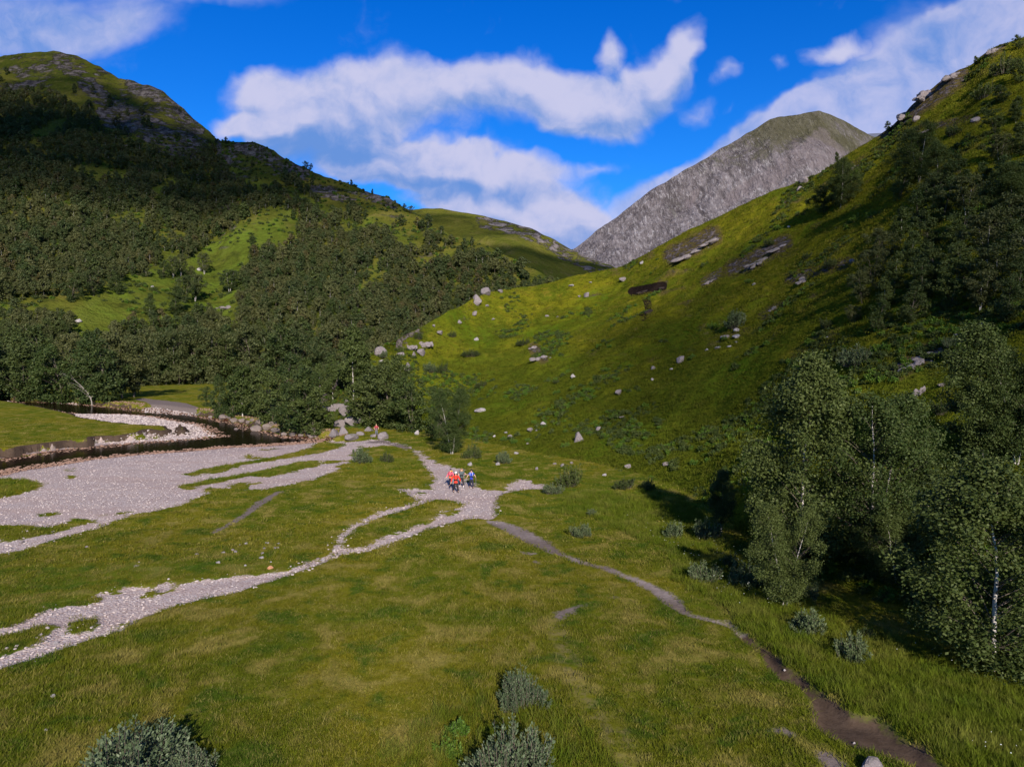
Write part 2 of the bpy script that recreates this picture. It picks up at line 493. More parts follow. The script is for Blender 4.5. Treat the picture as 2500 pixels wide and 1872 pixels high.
def make_water_mat():
    m, B = new_mat('peaty_water')
    g = B.node('ShaderNodeNewGeometry')
    w1 = B.noise(B.mapping(g.outputs['Position'], (0, 0, 0), (0, 0, 0.25), (0.5, 1.6, 1)), 1.6, 3.0, 0.6)
    bn = B.node('ShaderNodeBump'); B.link(w1, bn.inputs['Height']); bn.inputs['Distance'].default_value = 0.05; bn.inputs['Strength'].default_value = 0.35
    gl = B.node('ShaderNodeBsdfGlossy'); gl.inputs['Roughness'].default_value = 0.06
    gl.inputs['Color'].default_value = (0.8, 0.8, 0.8, 1)
    B.link(bn.outputs[0], gl.inputs['Normal'])
    tr = B.node('ShaderNodeBsdfTransparent'); tr.inputs['Color'].default_value = (0.21, 0.105, 0.05, 1)
    df = B.node('ShaderNodeBsdfDiffuse'); df.inputs['Color'].default_value = (0.012, 0.007, 0.004, 1)
    mx0 = B.node('ShaderNodeMixShader'); mx0.inputs[0].default_value = 0.35
    B.link(tr.outputs[0], mx0.inputs[1]); B.link(df.outputs[0], mx0.inputs[2])
    fr = B.node('ShaderNodeFresnel'); fr.inputs['IOR'].default_value = 1.33
    mx = B.node('ShaderNodeMixShader')
    B.link(B.mul(fr.outputs[0], 0.55), mx.inputs[0]); B.link(mx0.outputs[0], mx.inputs[1]); B.link(gl.outputs[0], mx.inputs[2])
    o = B.node('ShaderNodeOutputMaterial'); B.link(mx.outputs[0], o.inputs[0])
    return m

def make_leaf_mat(name, a, b, tip=None, transl=0.22):
    m, B = new_mat(name)
    oi = B.node('ShaderNodeObjectInfo')
    g = B.node('ShaderNodeNewGeometry')
    n = B.noise(g.outputs['Position'], 1.3, 2.0, 0.6)
    nb = B.noise(g.outputs['Position'], 0.03, 2.0, 0.6)
    c = B.mix(B.math('ADD', B.mul(oi.outputs['Random'], 0.85), B.add(B.mul(B.sub(n, 0.5), 0.7), B.mul(B.sub(nb, 0.55), 1.2)), clamp=True), a, b)
    if tip:
        c = B.mix(B.mul(B.smooth(g.outputs['Random Per Island'], 0.6, 1.0), 0.6), c, tip)
    p = B.node('ShaderNodeBsdfPrincipled')
    B.link(c, p.inputs['Base Color']); p.inputs['Roughness'].default_value = 0.62; p.inputs['Specular IOR Level'].default_value = 0.18
    t = B.node('ShaderNodeBsdfTranslucent'); B.link(B.mix(0.5, c, (0.12, 0.16, 0.01)), t.inputs['Color'])
    mx = B.node('ShaderNodeMixShader'); mx.inputs[0].default_value = transl
    B.link(p.outputs[0], mx.inputs[1]); B.link(t.outputs[0], mx.inputs[2])
    o = B.node('ShaderNodeOutputMaterial'); B.link(mx.outputs[0], o.inputs[0])
    return m

def make_grass_mat(name, shift=None, amount=0.0, low=None):
    m, B = new_mat(name)
    oi = B.node('ShaderNodeObjectInfo')
    g = B.node('ShaderNodeNewGeometry')
    c = grass_colour(B, g.outputs['Position'])
    r = oi.outputs['Random']
    c = B.mix(B.mul(B.smooth(r, 0.65, 1.0), 0.6), c, (0.235, 0.20, 0.058))
    c = B.mix(B.mul(B.smooth(r, 0.35, 0.0), 0.6), c, (0.062, 0.092, 0.007))
    if shift: c = B.mix(amount, c, shift)
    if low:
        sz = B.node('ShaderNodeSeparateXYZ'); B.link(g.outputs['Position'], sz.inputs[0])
        c = B.mix(B.mul(B.smooth(B.add(sz.outputs[2], B.mul(B.sub(B.noise(g.outputs['Position'], 0.1, 3.0), 0.5), 26.0)), 22.0, 6.0), 0.6), c, low)  # low blades take the same green, with the slope's shade put into the colour
    p = B.node('ShaderNodeBsdfPrincipled')
    B.link(c, p.inputs['Base Color']); p.inputs['Roughness'].default_value = 0.9; p.inputs['Specular IOR Level'].default_value = 0.03
    t = B.node('ShaderNodeBsdfTranslucent'); B.link(c, t.inputs['Color'])
    mx = B.node('ShaderNodeMixShader'); mx.inputs[0].default_value = 0.25
    B.link(p.outputs[0], mx.inputs[1]); B.link(t.outputs[0], mx.inputs[2])
    o = B.node('ShaderNodeOutputMaterial'); B.link(mx.outputs[0], o.inputs[0])
    return m

def make_bark_mat(name, a, b, mark=None):
    m, B = new_mat(name)
    g = B.node('ShaderNodeNewGeometry')
    n = B.noise(B.mapping(g.outputs['Position'], (0, 0, 0), (0, 0, 0), (3, 3, 9)), 1.4, 4.0, 0.7)
    c = B.mix(n, a, b)
    if mark: c = B.mix(B.smooth(n, 0.58, 0.66), c, mark)
    finish(B, c, 0.85, n, 0.02, 0.5)
    return m

def make_rock_mat(name, a, b, white, moss=0.35):
    m, B = new_mat(name)
    g = B.node('ShaderNodeNewGeometry'); oi = B.node('ShaderNodeObjectInfo')
    tc = B.node('ShaderNodeTexCoord').outputs['Object']
    pos = g.outputs['Position']
    n = B.noise(pos, 1.5, 6.0, 0.7, 0.4); n2 = B.noise(pos, 6.0, 5.0, 0.75)
    c = B.mix(n, a, b)
    c = B.mix(B.mul(B.smooth(oi.outputs['Random'], 0.3, 1.0), 0.45), c, b)
    c = B.mix(B.smooth(n2, 0.58, 0.68), c, white)
    c = B.mix(B.mul(B.smooth(n2, 0.42, 0.33), 0.8), c, tuple(x * 0.3 for x in a))
    if moss:
        nz = B.node('ShaderNodeSeparateXYZ'); B.link(g.outputs['Normal'], nz.inputs[0])
        c = B.mix(B.mul(B.smooth(B.add(nz.outputs[2], B.mul(B.sub(n, 0.5), 1.6)), 0.75, 1.1), moss), c, (0.075, 0.085, 0.015))
    finish(B, c, 0.88, B.add(n, n2), 0.09, 0.8, 0.2)
    return m

def flat_mat(name, col, rough=0.8, var=0.25, scale=25.0):
    m, B = new_mat(name)
    tc = B.node('ShaderNodeTexCoord').outputs['Object']
    n = B.noise(tc, scale, 3.0, 0.6)
    c = B.mix(n, tuple(x * (1 - var) for x in col), tuple(min(1, x * (1 + var)) for x in col))
    finish(B, c, rough, n, 0.004, 0.4, 0.25)
    return m

M = {}
M['ground'] = make_ground_mat()
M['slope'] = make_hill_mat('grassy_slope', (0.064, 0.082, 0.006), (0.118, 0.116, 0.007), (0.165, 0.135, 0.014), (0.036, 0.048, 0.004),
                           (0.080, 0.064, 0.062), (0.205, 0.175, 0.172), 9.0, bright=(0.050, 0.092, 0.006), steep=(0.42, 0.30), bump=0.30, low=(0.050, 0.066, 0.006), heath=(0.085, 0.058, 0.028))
M['crag'] = make_hill_mat('wooded_hill', (0.045, 0.056, 0.008), (0.080, 0.078, 0.013), (0.105, 0.092, 0.026), (0.026, 0.036, 0.007),
                          (0.060, 0.052, 0.050), (0.185, 0.160, 0.150), 60.0, bright=(0.075, 0.108, 0.013), steep=(0.66, 0.50), bump=2.0)
M['moor'] = make_hill_mat('moor_hill', (0.056, 0.070, 0.010), (0.088, 0.088, 0.014), (0.115, 0.10, 0.030), (0.040, 0.048, 0.012),
                          (0.13, 0.11, 0.105), (0.25, 0.22, 0.21), 120.0, steep=(0.66, 0.52), bump=4.0)
M['mountain'] = make_mountain_mat()
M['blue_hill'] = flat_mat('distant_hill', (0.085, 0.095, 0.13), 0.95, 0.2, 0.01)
M['water'] = make_water_mat()
M['birch_leaf'] = make_leaf_mat('birch_leaves', (0.030, 0.049, 0.010), (0.060, 0.078, 0.018), (0.105, 0.125, 0.038))
M['dark_leaf'] = make_leaf_mat('dark_leaves', (0.024, 0.042, 0.010), (0.055, 0.070, 0.018), (0.085, 0.10, 0.03))
M['wood_leaf'] = make_leaf_mat('woodland_leaves', (0.034, 0.052, 0.016), (0.092, 0.092, 0.032), (0.115, 0.12, 0.045), 0.3)
M['rust_leaf'] = make_leaf_mat('brownish_leaves', (0.060, 0.052, 0.020), (0.085, 0.075, 0.025), (0.12, 0.10, 0.04))
M['bright_leaf'] = make_leaf_mat('bracken_leaves', (0.045, 0.095, 0.010), (0.075, 0.13, 0.012), (0.14, 0.2, 0.03))
M['myrtle_leaf'] = make_leaf_mat('myrtle_leaves', (0.058, 0.085, 0.040), (0.105, 0.130, 0.072), (0.18, 0.21, 0.13), 0.12)
M['willow_leaf'] = make_leaf_mat('willow_leaves', (0.048, 0.072, 0.028), (0.085, 0.108, 0.048), (0.15, 0.175, 0.09), 0.15)
M['grass'] = make_grass_mat('meadow_grass')
M['rush'] = make_grass_mat('tall_grass', (0.085, 0.125, 0.010), 0.55)
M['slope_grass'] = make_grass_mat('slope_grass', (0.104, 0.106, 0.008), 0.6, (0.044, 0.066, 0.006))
M['birch_bark'] = make_bark_mat('birch_bark', (0.28, 0.255, 0.235), (0.52, 0.485, 0.455), (0.05, 0.04, 0.035))
M['dark_bark'] = make_bark_mat('dark_bark', (0.05, 0.04, 0.03), (0.17, 0.14, 0.115))
M['dead_wood'] = make_bark_mat('dead_wood', (0.13, 0.115, 0.10), (0.28, 0.25, 0.23))
M['rock'] = make_rock_mat('grey_rock', (0.095, 0.082, 0.084), (0.195, 0.168, 0.172), (0.38, 0.35, 0.355))
M['river_rock'] = make_rock_mat('river_rock', (0.085, 0.066, 0.060), (0.205, 0.165, 0.15), (0.36, 0.32, 0.30), 0.1)
M['pale_rock'] = make_rock_mat('pale_rock', (0.17, 0.152, 0.155), (0.32, 0.295, 0.30), (0.60, 0.585, 0.585), 0.12)
M['rust_rock'] = make_rock_mat('rust_rock', (0.30, 0.14, 0.07), (0.48, 0.25, 0.14), (0.5, 0.36, 0.26), 0.0)
M['peat'] = make_rock_mat('peat_bank', (0.012, 0.009, 0.008), (0.035, 0.024, 0.018), (0.06, 0.045, 0.035), 0.0)
M['pebble'] = make_rock_mat('pebble_stone', (0.36, 0.295, 0.272), (0.47, 0.41, 0.39), (0.52, 0.475, 0.46), 0.0)
M['red_pebble'] = make_rock_mat('red_cobble', (0.13, 0.070, 0.046), (0.32, 0.205, 0.15), (0.40, 0.30, 0.25), 0.0)
def make_shade_cloud_mat(block):
    m, B = new_mat('shade_cloud_white')
    d = B.node('ShaderNodeBsdfDiffuse'); d.inputs['Color'].default_value = (0.8, 0.8, 0.82, 1)
    t = B.node('ShaderNodeBsdfTransparent')
    mx = B.node('ShaderNodeMixShader'); mx.inputs[0].default_value = block
    B.link(t.outputs[0], mx.inputs[1]); B.link(d.outputs[0], mx.inputs[2])
    o = B.node('ShaderNodeOutputMaterial'); B.link(mx.outputs[0], o.inputs[0])
    return m
M['shade_cloud'], M['thin_shade_cloud'] = make_shade_cloud_mat(0.29), make_shade_cloud_mat(0.24)
# ------------------------------------------------------------------ valley floor
def crop(ox, oy):
    k = 900.0 / 2192.0
    return lambda pts: [(ox + k * x, oy + k * y) for x, y in pts]
c4, c5, c7, c8, c9 = crop(0, 600), crop(800, 600), crop(0, 1192), crop(800, 1192), crop(1600, 1192)
W = lambda pts, z=0.0: np.array([on_plane(u, v, z)[:2] for u, v in pts])
WL = -1.0                                                      # river level

far_n = W(c4([(-1500, 780), (-400, 880), (0, 893), (100, 930), (330, 930), (560, 948), (700, 962), (850, 985), (1000, 995), (1150, 1005), (1250, 1022), (1330, 1040),
              (1450, 1062), (1520, 1095), (1590, 1105), (1700, 1132), (1800, 1140), (1890, 1148)]), WL)
near_s = W(c4([(1890, 1160), (1850, 1166), (1700, 1176), (1500, 1188), (1300, 1198), (1100, 1217), (800, 1238), (500, 1270), (200, 1315), (0, 1345), (-400, 1420), (-1500, 1620)]), WL)
RIVER = np.vstack([far_n, near_s])
ISLAND = W(c4([(-1500, 850), (-300, 905), (0, 935), (150, 955), (300, 985), (450, 1003), (600, 1002), (750, 1004), (900, 1016), (1050, 1045), (1180, 1066), (1240, 1100), (1285, 1135),
               (1150, 1150), (950, 1163), (700, 1182), (450, 1208), (200, 1243), (0, 1272), (-400, 1340), (-1500, 1500)]), WL)
ISL_GRASS = W(c4([(-1500, 880), (-300, 898), (0, 926), (150, 946), (300, 977), (420, 1003), (520, 1034), (700, 1062), (900, 1078), (1000, 1082), (1022, 1108), (960, 1124),
                  (880, 1108), (830, 1128), (700, 1146), (560, 1150), (550, 1172), (400, 1176), (250, 1196), (140, 1210), (90, 1232), (0, 1228), (-400, 1300), (-1500, 1440)]), -0.35)
TUFT = W(c4([(1040, 1085), (1090, 1075), (1120, 1100), (1115, 1125), (1050, 1128)]), -0.7)
BEACH = np.vstack([W(c4([(2050, 1145), (1900, 1150), (1700, 1168), (1500, 1180), (1300, 1190), (1100, 1209), (800, 1230), (500, 1262), (200, 1307), (0, 1337), (-400, 1412), (-1500, 1612)]), WL),
                   W(c7([(-1500, 640), (-400, 440), (0, 392), (150, 362), (300, 305), (430, 272), (560, 240), (700, 190), (860, 140)])),
                   W(c4([(880, 1585), (1000, 1555), (1120, 1520), (1225, 1478), (1230, 1440), (1350, 1442), (1560, 1448), (1750, 1412), (1860, 1385), (1990, 1340), (2060, 1310), (2120, 1290), (2192, 1270)])),
                   W(c5([(130, 1245), (200, 1200), (330, 1190), (420, 1192), (480, 1213), (420, 1175), (300, 1150), (100, 1140), (0, 1136)]))])
STRIPS = [W(c4(p)) for p in (
    [(1100, 1352), (1200, 1325), (1350, 1296), (1550, 1270), (1700, 1240), (1850, 1195), (1860, 1165), (1950, 1155), (2050, 1172), (2035, 1198), (1900, 1232), (1700, 1267), (1500, 1292), (1300, 1336), (1120, 1357)],
    [(1060, 1425), (1200, 1390), (1350, 1368), (1500, 1340), (1650, 1312), (1750, 1288), (1890, 1272), (1895, 1296), (1800, 1325), (1700, 1352), (1610, 1372), (1500, 1368), (1350, 1392), (1200, 1425), (1080, 1445)],
    [(-600, 1400), (-200, 1385), (0, 1382), (150, 1378), (262, 1412), (215, 1450), (120, 1475), (0, 1495), (-200, 1530), (-600, 1580)],
    [(230, 1600), (280, 1583), (350, 1578), (355, 1592), (300, 1607), (240, 1612)], [(395, 1372), (410, 1362), (432, 1368), (425, 1380), (400, 1380)],
    [(380, 1322), (405, 1316), (430, 1320), (420, 1330), (390, 1330)], [(1360, 1425), (1400, 1405), (1475, 1400), (1480, 1418), (1420, 1432)],
    [(1440, 1262), (1470, 1240), (1510, 1255), (1500, 1268)], [(1535, 1210), (1560, 1200), (1605, 1203), (1590, 1215)],
    [(1915, 1285), (1940, 1272), (1978, 1275), (1970, 1296), (1925, 1297)], [(1500, 1410), (1540, 1400), (1560, 1408), (1520, 1416)])]
STRIPS += [W(c7(p)) for p in (
    [(-500, 290), (0, 222), (150, 218), (215, 225), (160, 245), (0, 280), (-400, 340)],
    [(0, 292), (120, 270), (260, 232), (400, 200), (440, 172), (500, 182), (585, 185), (560, 202), (430, 226), (330, 262), (200, 290), (60, 312), (0, 312)],
    [(690, 152), (740, 138), (778, 138), (760, 150), (700, 160)], [(580, 165), (640, 155), (660, 160), (600, 172)])]
JUNCTION = W(c5([(430, 1447), (520, 1442), (600, 1440), (640, 1402), (632, 1372), (590, 1330), (556, 1262), (515, 1214), (430, 1180), (300, 1152), (150, 1135), (320, 1150), (450, 1183), (560, 1228), (650, 1286),
                 (740, 1310), (830, 1314), (800, 1340), (822, 1385), (890, 1430), (1000, 1446), (1075, 1422), (1130, 1390), (1200, 1392), (1260, 1410), (1312, 1438), (1200, 1442), (1085, 1458), (1025, 1480),
                 (1002, 1560), (1005, 1630)]) + c8([(1005, 192), (900, 172), (820, 178), (750, 198), (650, 222), (500, 278), (330, 342), (250, 372), (100, 392), (0, 432)]) +
             c7([(2050, 388), (1900, 452), (1750, 502), (1600, 552), (1400, 617), (1200, 652), (1050, 712), (880, 752), (700, 842), (500, 902), (350, 962), (200, 1012), (0, 1062), (-400, 1170), (-1200, 1400)]) +
             c7([(-1200, 1110), (-400, 920), (0, 818), (150, 770), (330, 690), (450, 645), (600, 610), (760, 582), (900, 580), (960, 560), (1040, 560), (1060, 590), (1130, 550), (1300, 530), (1500, 515), (1620, 505), (1740, 480),
                 (1850, 430), (1970, 390), (1985, 330), (2050, 258), (2130, 195)]) + c8([(60, 290), (140, 220), (230, 168), (400, 113), (560, 78)]))
OVALS = [W(c8([(72, 345), (110, 282), (180, 226), (300, 172), (450, 125), (560, 90), (650, 58), (700, 66), (760, 84), (792, 100), (740, 112), (700, 130), (660, 168), (560, 215), (450, 255), (330, 285), (295, 305), (240, 332), (228, 356), (130, 357)])),
         W(c5([(520, 1462), (550, 1455), (588, 1462), (580, 1475), (530, 1474)])), W(c5([(690, 1580), (730, 1570), (788, 1566), (780, 1580), (720, 1590)])),
         W(c7([(-700, 1010), (0, 880), (130, 845), (240, 808), (330, 802), (345, 815), (290, 862), (270, 900), (180, 935), (80, 960), (0, 992), (-600, 1150)])),
         W(c7([(385, 862), (420, 800), (470, 780), (560, 792), (600, 800), (540, 840), (470, 862)])),
         W(c7([(885, 612), (920, 608), (940, 622), (900, 634)])), W(c7([(500, 660), (560, 652), (590, 664), (520, 680)])), W(c7([(700, 800), (760, 795), (745, 812), (705, 818)]))]
FARBAR = W(c4([(230, 940), (330, 933), (440, 934), (480, 946), (380, 958), (270, 956)]), WL)
FARBANK = W(c4([(845, 968), (900, 962), (1000, 972), (1100, 985), (1165, 995), (1150, 1006), (1000, 994), (860, 986)]), -0.7)
FARPATH = W(c4([(790, 915), (850, 908), (980, 925), (1100, 940), (1180, 965), (1160, 985), (1080, 970), (1000, 962), (900, 950), (860, 930)]), -0.2)
MUDPATH = W(c8([(985, 195), (1040, 215), (1110, 245), (1190, 285), (1260, 325), (1330, 365), (1385, 388), (1440, 410), (1500, 434), (1560, 448), (1640, 465), (1750, 510), (1870, 560), (1960, 608), (2050, 672), (2120, 735)]))
MUDW = [.5, .62, .75, .8, .7, .45, .32, .34, .32, .26, .28, .32, .34, .38, .48, .30]
STREAM = W(c9([(425, 800), (560, 898), (700, 985), (775, 1070), (880, 1128), (960, 1195), (1100, 1288), (1170, 1340), (1330, 1370), (1450, 1450), (1600, 1570), (1720, 1660), (2100, 1900), (1800, 1950), (1560, 1665), (1400, 1600), (1200, 1545),
               (1050, 1482), (935, 1400), (925, 1255), (855, 1172), (740, 1135), (672, 1062), (630, 985), (520, 905)]), -0.1)
MUDSPOTS = [W(c8(p)) for p in ([(1335, 742), (1420, 712), (1500, 690), (1560, 682), (1565, 700), (1480, 725), (1500, 765), (1440, 750), (1390, 795), (1345, 775)],
                               [(1675, 645), (1720, 642), (1730, 655), (1700, 668)], [(1200, 420), (1260, 425), (1280, 450), (1240, 455)],
                               [(1130, 370), (1250, 385), (1230, 400), (1140, 395)], [(398, 572), (430, 574), (428, 586), (405, 586)])]
MUDSPOTS += [W(c9(p)) for p in ([(640, 1430), (760, 1410), (860, 1450), (860, 1490), (760, 1470)], [(940, 1560), (1000, 1540), (1100, 1600), (1250, 1700), (1000, 1700)])]
MUDSPOTS += [W(c5(p)) for p in ([(190, 1168), (330, 1152), (450, 1183), (530, 1214), (440, 1204), (330, 1176)],)]
MUDSPOTS += [W(c7(p)) for p in ([(1225, 278), (1330, 215), (1440, 150), (1500, 90), (1560, 55), (1640, 15), (1700, 10), (1620, 60), (1560, 110), (1480, 160), (1380, 220), (1280, 275)],)]
MUDLINK = W(c9([(180, 742), (260, 768), (340, 785), (425, 805)]))
TRAIL = W(c8([(1350, 790), (1385, 900), (1430, 1010), (1475, 1130), (1540, 1240), (1620, 1340), (1700, 1440), (1760, 1550), (1800, 1656), (1860, 1800)]))
STRAWSPOTS = W(c8([(960, 180), (760, 280), (1000, 250)]))
STONYPATCH = W(c7([(720, 490), (780, 440), (840, 430), (900, 450), (830, 480), (760, 500)]))

def floor_fields(x, y):
    """signed distances, in metres, of the features of the valley floor"""
    x = np.asarray(x, float); y = np.asarray(y, float)
    river = sd_poly(x, y, RIVER)
    isl = sd_poly(x, y, ISLAND)
    water = np.maximum(river, -isl)
    ig = np.minimum(sd_poly(x, y, ISL_GRASS), sd_poly(x, y, TUFT))
    spit = np.maximum(isl, -ig)
    beach = sd_poly(x, y, BEACH)
    for s in STRIPS: beach = np.maximum(beach, -sd_poly(x, y, s))
    path = sd_poly(x, y, JUNCTION)
    for s in OVALS: path = np.maximum(path, -sd_poly(x, y, s))
    bar = np.minimum(sd_poly(x, y, FARBAR), sd_poly(x, y, FARBANK))
    farpath = sd_poly(x, y, FARPATH)
    mud = np.minimum(sd_line(x, y, MUDPATH, MUDW), sd_line(x, y, MUDLINK, [.2, .15, .15, .2]))
    stream = sd_poly(x, y, STREAM)
    spots = np.full(x.shape, 50.0)
    for s in MUDSPOTS: spots = np.minimum(spots, sd_poly(x, y, s) + 0.12)
    trail = sd_line(x, y, TRAIL, [0.35] * len(TRAIL))
    stony = sd_poly(x, y, STONYPATCH)
    return dict(river=river, isl=isl, water=water, ig=ig, spit=spit, beach=beach, path=path, bar=bar, farpath=farpath, mud=mud, stream=stream, spots=spots, trail=trail, stony=stony)

def sstep(x, a, b):
    t = np.clip((x - a) / (b - a), 0, 1)
    return t * t * (3 - 2 * t)

def floor_height(x, y, f):
    base = 0.16 * fbm(x / 14.0, y / 14.0, octv=3, seed=3) + 0.05 * fbm(x / 2.6, y / 2.6, octv=3, seed=5)
    base = base * (0.35 + 0.65 * sstep(np.minimum(np.minimum(np.abs(f['path']), np.abs(f['mud'])), np.abs(f['stream'])), 0.2, 3.0))
    w = f['water']
    # land near the water: gentle over shingle, abrupt where turf meets the river
    shingle = np.minimum(np.minimum(f['beach'], f['spit']), f['bar'])
    slope_g = WL + 0.02 + np.clip(w, 0, None) * 0.075
    wob = fbm(x / 2.2, y / 2.2, octv=3, seed=11) * 0.9 + fbm(x / 7.0, y / 7.0, octv=2, seed=12) * 0.8
    bank = WL + 0.08 + 0.92 * sstep(np.clip(w, 0, None) + wob, 0.25, 1.3)
    k = sstep(shingle, 0.0, 1.0)
    # on the island the turf edge is a broken little cliff above the spit
    igd = -f['ig'] + wob * 0.8
    isl_h = np.where(f['isl'] < 0, np.minimum(slope_g, -0.55) * (1 - sstep(igd, 0.0, 0.35)) + 0.05 * sstep(igd, 0.0, 0.35), 0)
    land = np.minimum(slope_g, 0.0) * (1 - k) + np.minimum(bank, 0.0) * k
    land = np.where(f['isl'] < 0, isl_h, land)
    z = land + base * sstep(w, 1.0, 8.0)
    z = np.where(w < 0, WL - 0.03 - 0.5 * sstep(-w, 0.8, 5.5) + 0.07 * fbm(x / 1.3, y / 1.3, octv=2, seed=9), z)
    z = z - 0.10 * sstep(-f['path'], -0.25, 0.35) - 0.07 * sstep(-f['mud'], -0.15, 0.2)
    z = z - (0.34 + 0.10 * fbm(x / 1.1, y / 1.1, octv=2, seed=17)) * sstep(-f['stream'], -0.25, 0.35)
    # grass ovals and strips stand a hand above the gravel; the right bank of the stream a little higher
    return z

NR, NC = 610, 520
ys = 9.0 * (400.0 / 9.0) ** (np.arange(NR) / (NR - 1))
ts = np.linspace(-1.02, 1.02, NC)
GY, GX = np.meshgrid(ys, ts, indexing='ij')
GX = GX * (GY + 6.0)
gx, gy = GX.ravel(), GY.ravel()
FF = floor_fields(gx, gy)
gz = floor_height(gx, gy, FF)
GV = np.stack([gx, gy, gz], 1)
GF = grid_faces(NR, NC)
# along every feature the edge in the material is broken up; 'ragged' says by how much
gu, gv, _ = project(GV)
gravel = np.minimum.reduce([FF['beach'], FF['path'], FF['spit'], FF['bar'], FF['water'] - 0.2, FF['stony'] + 0.6])
sparse = sd_poly(gx, gy, W(c7([(-300, 900), (0, 800), (250, 700), (400, 640), (620, 590), (900, 570), (1060, 545), (1080, 600), (900, 640), (660, 690), (600, 780), (500, 800), (300, 800), (0, 880)])))
gravel = np.where(sparse < 0, gravel + np.clip(0.75 * (fbm(gx / 0.9, gy / 0.9, octv=3, seed=77) + 0.12), 0, 1) * sstep(-sparse, 0, .4) * 1.6, gravel)
gravel = gravel + np.where(gy > 60, 0.5, 0.25) * np.clip(fbm(gx / 3.0, gy / 3.0, octv=3, seed=78) - 0.28, 0, 1) * 8.0 * sstep(FF['path'], -3, 0)
mudsd = np.minimum.reduce([FF['mud'], FF['stream'] - 0.05, FF['spots'], FF['farpath'], np.where((FF['isl'] < 0) & (FF['ig'] < 0.5), np.abs(FF['ig'] + 0.25) - 0.6, 9.0),
                           np.where((FF['river'] > 0) & (FF['beach'] > 1.0) & (FF['bar'] > 0.3), FF['water'] - 1.0, 9.0)])
ragged = 0.45 + 0.55 * sstep(gy, 30, 80)
lush_pts = sd_poly(gu, gv, c9([(350, 720), (430, 780), (1150, 1330), (1750, 1640), (2400, 1700), (2400, 900), (1900, 1050), (1500, 950), (1100, 850), (700, 420), (200, 120), (-300, -50), (-800, -60), (-700, 100), (-250, 200), (50, 500)]))
lush = sstep(-lush_pts, -60, 60) * (0.6 + 0.4 * fbm(gx / 5, gy / 5, octv=2, seed=21))
lush = np.clip(lush + sstep(-sd_poly(gu, gv, c7([(-400, 480), (0, 420), (400, 330), (900, 360), (1500, 330), (1800, 440), (1300, 520), (600, 600), (0, 800), (-500, 900)])), -80, 60) * 0.8, 0, 1)
dry = np.clip(sstep(-FF['trail'], -0.5, 0.25), 0, 1)
wet = np.clip(sstep(-FF['water'] + 1.2 * fbm(gx / 4, gy / 4, octv=3, seed=79), -5.0, -1.8) * (FF['isl'] > -3.0), 0, 1)
wet = np.where(FF['isl'] < 0, np.clip(sstep(-FF['water'], -1.1, -0.3), 0, 1) * 0.9 + 0.25 * (vnoise2(gx / 3, gy / 3, 4) > 0.1), wet)
pale = np.clip(np.where(FF['mud'] < 1.0, 1.0, 0.0) * (0.35 + 0.65 * np.clip(vnoise2(gx / 2.2, gy / 2.2, 8) + 0.3, 0, 1)) + np.where((FF['spots'] < 1) | (FF['farpath'] < 1), 0.45, 0), 0, 1)
GA = dict(gravel=gravel, mud=mudsd, ragged=ragged, lush=lush, dry=dry, wet=wet, pale=pale)

fc = GV[GF].mean(1)
fidx = GF
fm = lambda a: a[fidx].mean(1)
is_path = fm(np.minimum(FF['path'], FF['stony'] + 9)) < 0
is_bank = (fm(np.minimum.reduce([FF['beach'], FF['spit'], FF['bar']])) < 0) & ~is_path
is_bed = (fm(FF['water']) < 0.0) & ~is_path
is_bank &= ~is_bed
is_mud = (fm(FF['mud']) < 0) & ~is_path & ~is_bank & ~is_bed
is_str = (fm(FF['stream']) < 0) & ~is_path & ~is_bank & ~is_bed & ~is_mud
rest = ~(is_path | is_bank | is_bed | is_mud | is_str)
for nm, mk in (('meadow', rest), ('gravel_path', is_path), ('shingle_bank', is_bank), ('river_bed', is_bed), ('muddy_path', is_mud), ('stream_bed', is_str)):
    link(nm, sub_mesh(nm, GV, GF, mk, [M['ground']], GA), kind='structure')

# water surfaces
def flat_sheet(name, poly, z, mat):
    poly = np.asarray(poly)
    me = new_mesh(name, np.column_stack([poly, np.full(len(poly), z)]), np.arange(len(poly))[None, :], False, [mat])
    return link(name, me, kind='structure')
xs = RIVER[:, 0]
flat_sheet('river_water', np.array([(-330, 60), (-22, 60), (-18, 108), (-30, 150), (-330, 330)]), WL, M['water'])
sx0, sy0 = STREAM.min(0) - 0.5; sx1, sy1 = STREAM.max(0) + 0.5
flat_sheet('stream_water', np.array([(sx0, sy0), (sx1, sy0), (sx1, sy1), (sx0, sy1)]), -0.42, M['water'])

# terrain beyond and behind
gbx = np.linspace(-500, 500, 41); gby = np.concatenate([np.linspace(-400, 0, 17), [9.0]])
BX, BY = np.meshgrid(gbx, gby)
me = new_mesh('meadow', np.column_stack([BX.ravel(), BY.ravel(), np.full(BX.size, -0.12)]), grid_faces(len(gby), len(gbx)), True, [M['ground']],
              dict(gravel=np.full(BX.size, 9.0), mud=np.full(BX.size, 9.0), ragged=np.full(BX.size, .3), lush=np.zeros(BX.size), dry=np.zeros(BX.size), wet=np.zeros(BX.size), pale=np.zeros(BX.size)))
link('meadow', me, kind='structure')
big = 14000.0
me = new_mesh('terrain', [(-big, -big, -3.2), (big, -big, -3.2), (big, big, -3.2), (-big, big, -3.2)], np.array([[0, 1, 2, 3]]), False, [M['moor']],
              dict(rock=[0] * 4, peat=[0] * 4, bright=[0] * 4))
link('terrain', me, kind='structure')

# ------------------------------------------------------------------ hills, lofted from a foot line to a ridge line
def resample(P, n):
    P = np.asarray(P, float)
    s = np.concatenate([[0], np.cumsum(np.linalg.norm(np.diff(P[:, :2], axis=0), axis=1))])
    q = np.linspace(0, s[-1], n)
    # smooth with a Catmull-Rom style cubic through numpy interpolation of a dense polyline
    out = np.column_stack([np.interp(q, s, P[:, k]) for k in range(P.shape[1])])
    return out

